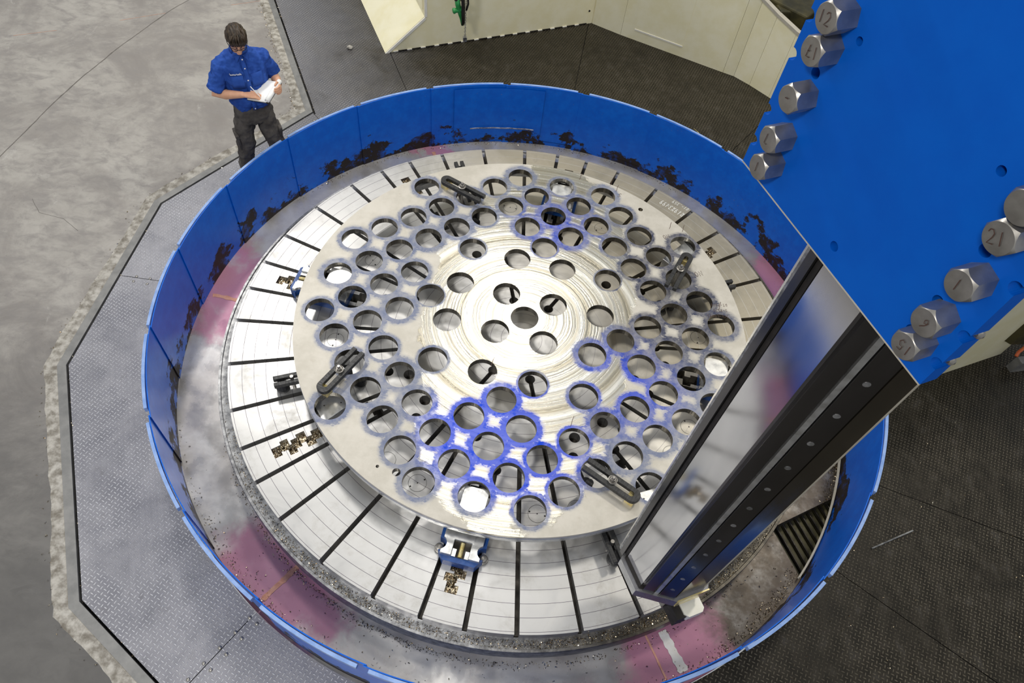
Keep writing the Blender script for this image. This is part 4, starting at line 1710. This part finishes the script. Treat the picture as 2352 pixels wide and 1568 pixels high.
pts = []
for ph, r0, r1, s0, s1 in zig:
    if r1 < 1.8:
        continue
    for k in range(150):
        r, s = random.uniform(r0, r1), random.uniform(s0, s1)
        c, q = cos(radians(ph)), sin(radians(ph))
        pts.append((r * c - s * q, r * q + s * c, random.uniform(-0.045, -0.02)))
chips('jaw_slot_swarf', pts, 0.0055, 'golden metal chips filling the stepped jaw slots of the table')
# bed of chips just under the top of the jaw slots
bed = MB()
for ph, r0, r1, s0, s1 in zig:
    if r1 > 1.8:
        bed.poly([(*p, -0.035) for p in rect_rs(ph, r0, r1, s0, s1)])
tag(bed.build('packed_swarf', 'swarf'), 'packed swarf in the jaw slots under the loose chips', 'swarf', kind='stuff')
pts = []
for k in range(3600):
    a = random.choice([random.gauss(-62, 20), random.gauss(-62, 20), random.gauss(-112, 14), random.uniform(-150, -20)])
    r = TR + 0.012 + 0.058 * random.random()
    pts.append((*pol(r, a), -0.099))
chips('rim_swarf', pts, 0.0048, 'fine chips lying in the groove round the rim of the table')
pts = []
for k in range(900):
    a = random.choice([random.gauss(-112, 22), random.uniform(-150, -40)])
    r = TR + 0.10 + abs(random.gauss(0, 0.025))
    pts.append((*pol(r, a), PZ + 0.002))
for k in range(1900):
    a = random.choice([random.gauss(-40, 14), random.gauss(-8, 8), random.gauss(-40, 14), random.gauss(-8, 8), random.uniform(60, 150), random.gauss(-125, 12)])
    r = 2.885 - abs(random.gauss(0, 0.022 if a > 30 else 0.045))
    x, y = pol(r, a)
    pts.append((x, y + .059, PZ + 0.002))
for k in range(220):
    a = random.uniform(-130, -20)
    r = random.uniform(2.5, 2.86)
    pts.append((*pol(r, a), PZ + 0.002))
pts = [q for q in pts if not inpoly(q[0], q[1], GR)]
chips('pan_swarf', pts, 0.0055, 'loose chips scattered along the edges of the chip pan')
pts = []
for i in range(len(EDGE) - 1):
    a, b = Vector(EDGE[i]), Vector(EDGE[i + 1])
    t = (b - a).normalized()
    nl = Vector((-t.y, t.x))
    n_ = int((b - a).length * (130 if i == 0 else 30))
    for k in range(n_):
        q = a.lerp(b, random.random()) + nl * random.uniform(-0.005, 0.03 if i == 0 else 0.006)
        pts.append((q.x, q.y, FZ - random.uniform(0.0, 0.03)))
    for k in range(n_ // 2):
        q = a.lerp(b, random.random()) + nl * -(0.18 + abs(random.gauss(0, 0.03)))
        pts.append((q.x, q.y, FZ + .002))
for k in range(420):
    pts.append((random.uniform(2.2, 5.5), random.uniform(-3.5, 0.4), FZ + .001))
pts = [q for q in pts if hypot(q[0], q[1] - .059) > 2.99]
chips('floor_swarf', pts, 0.006, 'chips trodden into the gap along the pit edge and the oily plates')

# ------------------------------------------------------------------ the operator
MT['skin'] = noisy('skin', (214, 160, 128), (224, 172, 140), 0, 0.5, 20, 0.05, 0.03, 120)
MT['hair'] = noisy('brown_hair', (30, 22, 14), (68, 52, 34), 0, 0.5, 30, 0.1, 0.35, 90, stretch=(3, 0.7, 0.7))
MT['shirt'] = noisy('blue_cotton', (30, 68, 150), (46, 88, 176), 0, 0.75, 9, 0.05, 0.15, 60, spec=0.25)
MT['trouser'] = noisy('charcoal_twill', (66, 62, 60), (92, 88, 85), 0, 0.85, 8, 0.05, 0.15, 60, spec=0.2)
MT['paper'] = noisy('white_paper', (244, 244, 242), (250, 250, 248), 0, 0.7, 20, 0.05, 0)
MT['lens'] = noisy('dark_spectacle_frame', (22, 22, 24), (34, 34, 36), 0, 0.25, 20, 0.05, 0)
MT['thread'] = noisy('white_thread', (226, 230, 238), (238, 240, 244), 0, 0.8, 40, 0.05, 0)

person = empty('person', (-2.80, 1.66, FZ), radians(-55 - 90), label='man in blue short-sleeved shirt and dark trousers writing on a pad', cat='person')
PH = person


def vox(o, size, smooth=4, disp=0.0, dscale=0.08):
    r = o.modifiers.new('remesh', 'REMESH')
    r.mode = 'VOXEL'
    r.voxel_size = size
    r.use_smooth_shade = True
    s = o.modifiers.new('smooth', 'SMOOTH')
    s.iterations = smooth
    s.factor = 0.5
    if disp:
        tx = bpy.data.textures.new('folds', 'CLOUDS')
        tx.noise_scale = dscale
        tx.noise_depth = 2
        d = o.modifiers.new('folds', 'DISPLACE')
        d.texture = tx
        d.texture_coords = 'LOCAL'
        d.strength = disp
        d.mid_level = 0.5
    return o


def oval(cx, cy, z, rx, ry, n=28, p=2.4, tilt=0.0):
    out = []
    for k in range(n):
        t = 2 * pi * k / n
        c, s = cos(t), sin(t)
        x = rx * (abs(c) ** (2 / p)) * (1 if c >= 0 else -1)
        y = ry * (abs(s) ** (2 / p)) * (1 if s >= 0 else -1)
        out.append((cx + x, cy + y, z + y * tilt))
    return out


RE, RW = Vector((.285, .045, 1.145)), Vector((.075, .195, 1.19))
LE, LW = Vector((-.255, -.04, 1.155)), Vector((-.245, .175, 1.20))
RS, LS = Vector((.178, -.01, 1.405)), Vector((-.178, -.01, 1.405))
# --- head frame: tipped forward over the pad
HC = Vector((0.0, 0.065, 1.635))
HR_ = Matrix.Rotation(radians(-29), 4, 'X') @ Matrix.Rotation(radians(-6), 4, 'Z')
HM = Matrix.Translation(HC) @ HR_


def headfn(v):
    x, y, z = v
    if z < 0:
        t = min(1.0, -z / 0.115)
        x *= 1 - 0.30 * t * t
        if y > 0:
            y *= 1 + 0.02 * t
        else:
            y *= 1 - 0.30 * t
    if y > 0.06:
        y -= (y - 0.06) * 0.25
    return Vector((x, y, z))


sk = MB()
hd = MB()
hd.ball((0, 0, 0), .074, .096, .117, 26, 18, headfn)
# nose, brow, lips, chin, ears
hd.tube([(0, .085, .02), (0, .102, -.005), (0, .112, -.028), (0, .098, -.038)], [.009, .011, .014, .010], 10)
hd.ball((.026, .083, .022), .02, .012, .008, 10, 6)
hd.ball((-.026, .083, .022), .02, .012, .008, 10, 6)
hd.ball((0, .088, -.062), .022, .012, .009, 10, 6)
hd.ball((0, .078, -.095), .024, .018, .016, 10, 6)
for s in (1, -1):
    hd.ball((.075 * s, -.008, -.008), .010, .020, .032, 10, 8)
    hd.ball((.028 * s, .078, .006), .012, .008, .008, 10, 6)
hd.xform(HM)
sk.v += hd.v
sk.f += [tuple(i + 0 for i in f) for f in hd.f]
# neck, trunk core, arms and legs under the clothes: one connected body
sk.tube([(0, -.005, 1.40), (0, .0, 1.48), (0, .03, 1.545), (0, .055, 1.60)], [.075, .062, .058, .055], 16)
sk.tube([(0, 0, .85), (0, .0, 1.0), (0, 0, 1.2), (0, 0, 1.40)], [(.12, .08), (.13, .09), (.14, .09), (.13, .07)], 20, flat=(1, 0, 0))
LEGR = [(.075, 0, .88), (.135, .03, .66), (.165, .045, .48), (.175, .0, .28), (.175, -.03, .09)]
LEGL = [(-.06, 0, .88), (-.105, .05, .66), (-.13, .075, .48), (-.165, .02, .28), (-.185, -.02, .09)]
for L in (LEGR, LEGL):
    sk.tube(L, [.07, .06, .045, .042, .032], 14)
for S_, E_, W_ in ((RS, RE, RW), (LS, LE, LW)):
    sk.tube([S_, S_.lerp(E_, .5), E_, E_.lerp(W_, .35), W_], [.045, .045, .040, .043, .027], 14)


def hand(mb, wrist, palm_c, dirf, nrm, side, curl, spread=0.018, sc=1.0):
    """palm plus five jointed fingers; dirf = finger direction, nrm = back of hand, side = thumb side"""
    dirf, nrm, side = Vector(dirf).normalized(), Vector(nrm).normalized(), Vector(side).normalized()
    palm_c = Vector(palm_c)
    mb.tube([wrist, Vector(wrist).lerp(palm_c, .5), palm_c, palm_c + dirf * .035], [(.027, .02), (.034, .018), (.041, .016), (.036, .013)], 14, flat=side)
    for i, (off, ln) in enumerate(((.027, .070), (.009, .080), (-.009, .074), (-.026, .058))):
        b = palm_c + side * off + dirf * .03
        P = [b]
        d = dirf.copy()
        for q, fr in enumerate((.42, .32, .26)):
            ang = curl * (0.6 + 0.5 * q)
            dd = (dirf * cos(ang) - nrm * sin(ang)).normalized()
            P.append(P[-1] + dd * ln * fr * sc)
        mb.tube(P, [.0095, .009, .0082, .0068], 9)
    b = palm_c + side * .034 - dirf * .02
    P = [b, b + (side * .5 + dirf * .7 - nrm * .35).normalized() * .034]
    P.append(P[-1] + (dirf * .95 - nrm * .5 - side * .25).normalized() * .028)
    P.append(P[-1] + (dirf * .8 - nrm * .6 - side * .5).normalized() * .018)
    mb.tube(P, [.013, .0115, .0095, .0075], 9)


hand(sk, RW, (.005, .235, 1.197), (-.75, .38, -.12), (-.1, .1, 1), (-.45, -.85, .1), 0.55)
hand(sk, LW, (-.238, .232, 1.207), (.18, .75, .12), (-.95, .2, -.2), (.05, -.2, 1), 0.7)
body_o = sk.build('body', 'skin', PH, smooth='all')
vox(body_o, 0.0052, 3)

# --- hair: a full cap, swept forward, drawn in where the face is bare
hr = MB()


def hairfn(v):
    x, y, z = v
    d = v.normalized()
    # bare face: front and below the fringe, and below the ears
    face = (d.y > 0.20 and d.z < 0.42 - 0.18 * abs(d.x)) or (d.z < -0.30) or (abs(d.x) > 0.55 and d.y > -0.05 and d.z < -0.02)
    if face:
        return v * 0.86
    n1 = mnoise.noise(Vector((d.x * 9, d.y * 2.2, d.z * 2.2 + 4)))
    n2 = mnoise.noise(Vector((d.x * 22, d.y * 4, d.z * 4 + 9)))
    return v * (1 + 0.05 * n1 + 0.035 * n2 + (0.03 if d.z > 0.3 else 0.0))


hr.ball((0, -.004, .010), .087, .108, .122, 72, 54, hairfn)
# a few separate locks over the brow and at the crown
for k in range(46):
    a = random.uniform(-1.1, 1.1)
    s0 = Vector((.05 * sin(a) * random.uniform(.3, 1.2), random.uniform(-.05, .04), .118 + random.uniform(-.012, .006)))
    s1 = Vector((.074 * sin(a), .075 + .02 * cos(a), .088 + random.uniform(-.02, .02)))
    s2 = Vector((.080 * sin(a) * .95, .098 * (0.75 + .25 * cos(a)), .045 + random.uniform(-.015, .02)))
    hr.tube([s0, s0.lerp(s1, .5) + Vector((0, 0, .012)), s1, s2], [.004, .009, .008, .002], 6)
hr.xform(HM)
hr.build('hair', 'hair', PH, smooth='all')

# --- safety glasses
gl = MB()
for s in (1, -1):
    gl.tube([(.012 * s, .108, .012), (.035 * s, .106, .022), (.062 * s, .090, .018), (.066 * s, .082, .0), (.050 * s, .098, -.014), (.022 * s, .108, -.010), (.012 * s, .108, .012)], .0028, 6)
    gl.tube([(.064 * s, .086, .014), (.080 * s, .04, .012), (.084 * s, -.01, .006), (.080 * s, -.03, -.012)], .003, 6)
gl.tube([(-.012, .108, .010), (0, .112, .012), (.012, .108, .010)], .0028, 6)
gl.xform(HM)
gl.build('safety_glasses', 'lens', PH, smooth='all')

# --- shirt
TORSO = [(.95, 0, .0, .148, .112), (.985, 0, .005, .172, .135), (1.03, 0, .008, .183, .148), (1.10, 0, .008, .182, .145), (1.2, 0, .005, .188, .138), (1.3, 0, .0, .2, .132),
         (1.38, 0, -.008, .2, .118), (1.435, 0, -.012, .168, .098), (1.475, 0, -.008, .115, .082), (1.505, 0, .005, .075, .070), (1.52, 0, .01, .064, .064)]
sh = MB()
sh.grid([oval(cx, cy, z, rx, ry) for z, cx, cy, rx, ry in TORSO], True, True, True)
for S_, E_, sg in ((RS, RE, 1), (LS, LE, -1)):
    d = (E_ - S_)
    sh.tube([S_ + Vector((-.09 * sg, 0, .028)), S_ + Vector((-.03 * sg, 0, .006)), S_ + Vector((.012 * sg, 0, -.022)), S_ + d * .35, S_ + d * .62, S_ + d * .84], [(.03, .03), (.058, .05), (.068, .062), (.074, .066), (.078, .069), (.084, .072)], 18, flat=(0, 1, 0))
shirt = sh.build('shirt', 'shirt', PH, smooth='all')
vox(shirt, 0.0065, 3, 0.042, 0.075)


def front_y(x, z):
    for i in range(len(TORSO) - 1):
        z0, z1 = TORSO[i][0], TORSO[i + 1][0]
        if z0 <= z <= z1:
            f = (z - z0) / (z1 - z0)
            cy = TORSO[i][2] * (1 - f) + TORSO[i + 1][2] * f
            rx = TORSO[i][3] * (1 - f) + TORSO[i + 1][3] * f
            ry = TORSO[i][4] * (1 - f) + TORSO[i + 1][4] * f
            q = min(0.999, abs(x) / rx)
            return cy + ry * (1 - q ** 2.4) ** (1 / 2.4)
    return .1


pl = MB()
L = []
for k in range(16):
    z = .97 + (1.47 - .97) * k / 15
    L.append([(-.018, front_y(.018, z) + .010, z), (.018, front_y(.018, z) + .010, z)])
    L[-1] = [L[-1][0], (0, front_y(0, z) + .0125, z), L[-1][1]]
pl.grid(L, close=False)
pk_ = pl.build('placket', 'shirt', shirt, smooth='all')
sol = pk_.modifiers.new('solid', 'SOLIDIFY')
sol.thickness = 0.006
bt = MB().lathe([(.0062, 0), (.0062, .0025), (.004, .0034)], 12).mesh('button', 'thread', True)
for z in (1.455, 1.385, 1.285, 1.19, 1.09, 1.0):
    o = link('button', bt, shirt)
    o.location = (0, front_y(0, z) + .0145, z)
    o.rotation_euler = (-pi / 2, 0, 0)
# collar: stand and two points
cb = MB()
L = []
for k in range(25):
    a = radians(60 + 420 * 0 - 300 * k / 24 + 330)
    c, s = cos(a), sin(a)
    L.append([(.064 * c, .012 + .064 * s, 1.515 - .012 * s), (.060 * c, .016 + .060 * s, 1.552 - .02 * s), (.078 * c, .010 + .079 * s, 1.505 - .022 * s)])
cb.grid(L, close=False)
cb2 = cb.build('collar', 'shirt', shirt, smooth='all')
sol = cb2.modifiers.new('solid', 'SOLIDIFY')
sol.thickness = 0.005
for s in (1, -1):
    pt = MB()
    pt.poly([(s * .012, front_y(.01, 1.47) + .018, 1.49), (s * .055, front_y(.05, 1.49) + .012, 1.50), (s * .050, front_y(.05, 1.435) + .012, 1.432)])
    o = pt.build('collar_point', 'shirt', shirt)
    sol = o.modifiers.new('solid', 'SOLIDIFY')
    sol.thickness = 0.006
# chest pockets and stitched script
for s in (1, -1):
    pt = MB()
    L = []
    for k in range(7):
        x = s * .085 + (-.052 + .104 * k / 6)
        L.append([(x, front_y(x, z) + .009, z) for z in (1.33, 1.29, 1.25, 1.215)])
    pt.grid(L, close=False)
    o = pt.build('chest_pocket', 'shirt', shirt, smooth='all')
    sol = o.modifiers.new('solid', 'SOLIDIFY')
    sol.thickness = 0.005
ec = MB()
P = []
for k in range(60):
    t = k / 59
    x = .135 - .095 * t
    zz = 1.345 + .006 * sin(t * 75) + (.007 if k % 17 in (0, 1) or 32 < k < 36 else 0)
    P.append((x, front_y(x, zz) + .0125, zz))
ec.tube(P, .0016, 5)
ec.build('stitched_script', 'thread', shirt, smooth='all')

# --- trousers
tr = MB()
tr.grid([oval(cx, cy, z, rx, ry, 28, 2.3) for z, cx, cy, rx, ry in ((.80, .012, 0, .165, .125), (.86, .008, 0, .172, .130), (.92, .004, 0, .165, .125), (.985, 0, .0, .153, .115), (1.0, 0, 0, .15, .112))], True, True, True)
for L, sg in ((LEGR, 1), (LEGL, -1)):
    L2 = [Vector(p) for p in L]
    L2[-1] = L2[-1] + Vector((0, 0, -.03))
    tr.tube(L2, [(.088, .105), (.092, .098), (.078, .082), (.078, .08), (.082, .088)], 18, flat=(1, 0, 0))
trou = tr.build('trousers', 'trouser', PH, smooth='all')
vox(trou, 0.007, 3, 0.048, 0.09)
for L, sg in ((LEGR, 1), (LEGL, -1)):
    c = Vector(L[1]).lerp(Vector(L[2]), .25)
    pb = MB().obox(c + Vector((.066 * sg, .01, 0)), (1, 0, 0), (0, 1, 0), Vector((0.12 * sg, 0.05, 1)).normalized(), .03, .13, .17)
    o = pb.build('cargo_pocket', 'trouser', trou)
    bevel(o, .012, 3)
    fb = MB().obox(c + Vector((.070 * sg, .01, .075)), (1, 0, 0), (0, 1, 0), Vector((0.12 * sg, 0.05, 1)).normalized(), .034, .14, .045)
    o = fb.build('pocket_flap', 'trouser', trou)
    bevel(o, .008, 2)
MB().box((-.012, .108, .985), (.012, .122, 1.005)).build('belt_buckle', 'rimsteel', trou)
# --- shoes
for L in (LEGR, LEGL):
    x, y, _ = L[-1]
    so = MB()
    so.grid([oval(x, y + .06, z, rx, ry, 24, 2.2) for z, rx, ry in ((0, .05, .145), (.03, .053, .15), (.05, .05, .14), (.075, .045, .105), (.1, .042, .07))], True, True, True)
    so.build('shoe', 'rubber', PH, smooth='all')

# --- pad and pen (held, so things of their own)
PM = Matrix.Translation(person.location) @ Matrix.Rotation(radians(-145), 4, 'Z')
ea_ = Vector((-.14, .15, .035)).normalized()
eb_ = Vector((-.19, -.11, .05))
eb_ = (eb_ - ea_ * eb_.dot(ea_)).normalized()
en_ = ea_.cross(eb_)
if en_.z < 0:
    en_ = -en_
o_ = Vector((.055, .205, 1.135))
pad = empty('note_pad', PM @ o_, label='white note pad with pages rolled back, held by the man', cat='note pad')
R3m = PM.to_3x3()
wa, wb, wn = R3m @ ea_, R3m @ eb_, R3m @ en_


def pq(a, b, c):
    return wa * a + wb * b + wn * c


def slabq(a0, a1, b0, b1, c0, c1):
    mb = MB()
    mb.grid([[pq(a0, b0, c), pq(a1, b0, c), pq(a1, b1, c), pq(a0, b1, c)] for c in (c0, c1)], True, True, True)
    return mb


slabq(0, .225, 0, .25, 0, .004).build('backing_board', 'rubber', pad)
slabq(.003, .222, .003, .247, .004, .014).build('page_block', 'paper', pad)
L = []
for k in range(15):
    t = -0.5 * pi + 1.55 * pi * k / 14
    r_ = .024 - .0004 * k
    L.append([pq(.215 + r_ * cos(t), b, .028 + r_ * sin(t)) for b in (.0, .08, .16, .25)])
mb = MB()
mb.grid(L, close=False)
o = mb.build('rolled_pages', 'paper', pad, smooth='all')
sol = o.modifiers.new('solid', 'SOLIDIFY')
sol.thickness = .003
slabq(.205, .235, -.006, .0, -.002, .016).build('clip', 'rubber', pad)
pen = MB()
hp = Vector((-.045, .262, 1.195))
pen.tube([PM @ (hp + Vector((-.012, .02, -.022))), PM @ hp, PM @ (hp + Vector((.045, -.03, .075))), PM @ (hp + Vector((.05, -.034, .085)))], [.0012, .0038, .004, .003], 8)
tag(pen.build('pen', 'paper', smooth='all'), 'slim white pen in the writing hand of the man', 'pen')
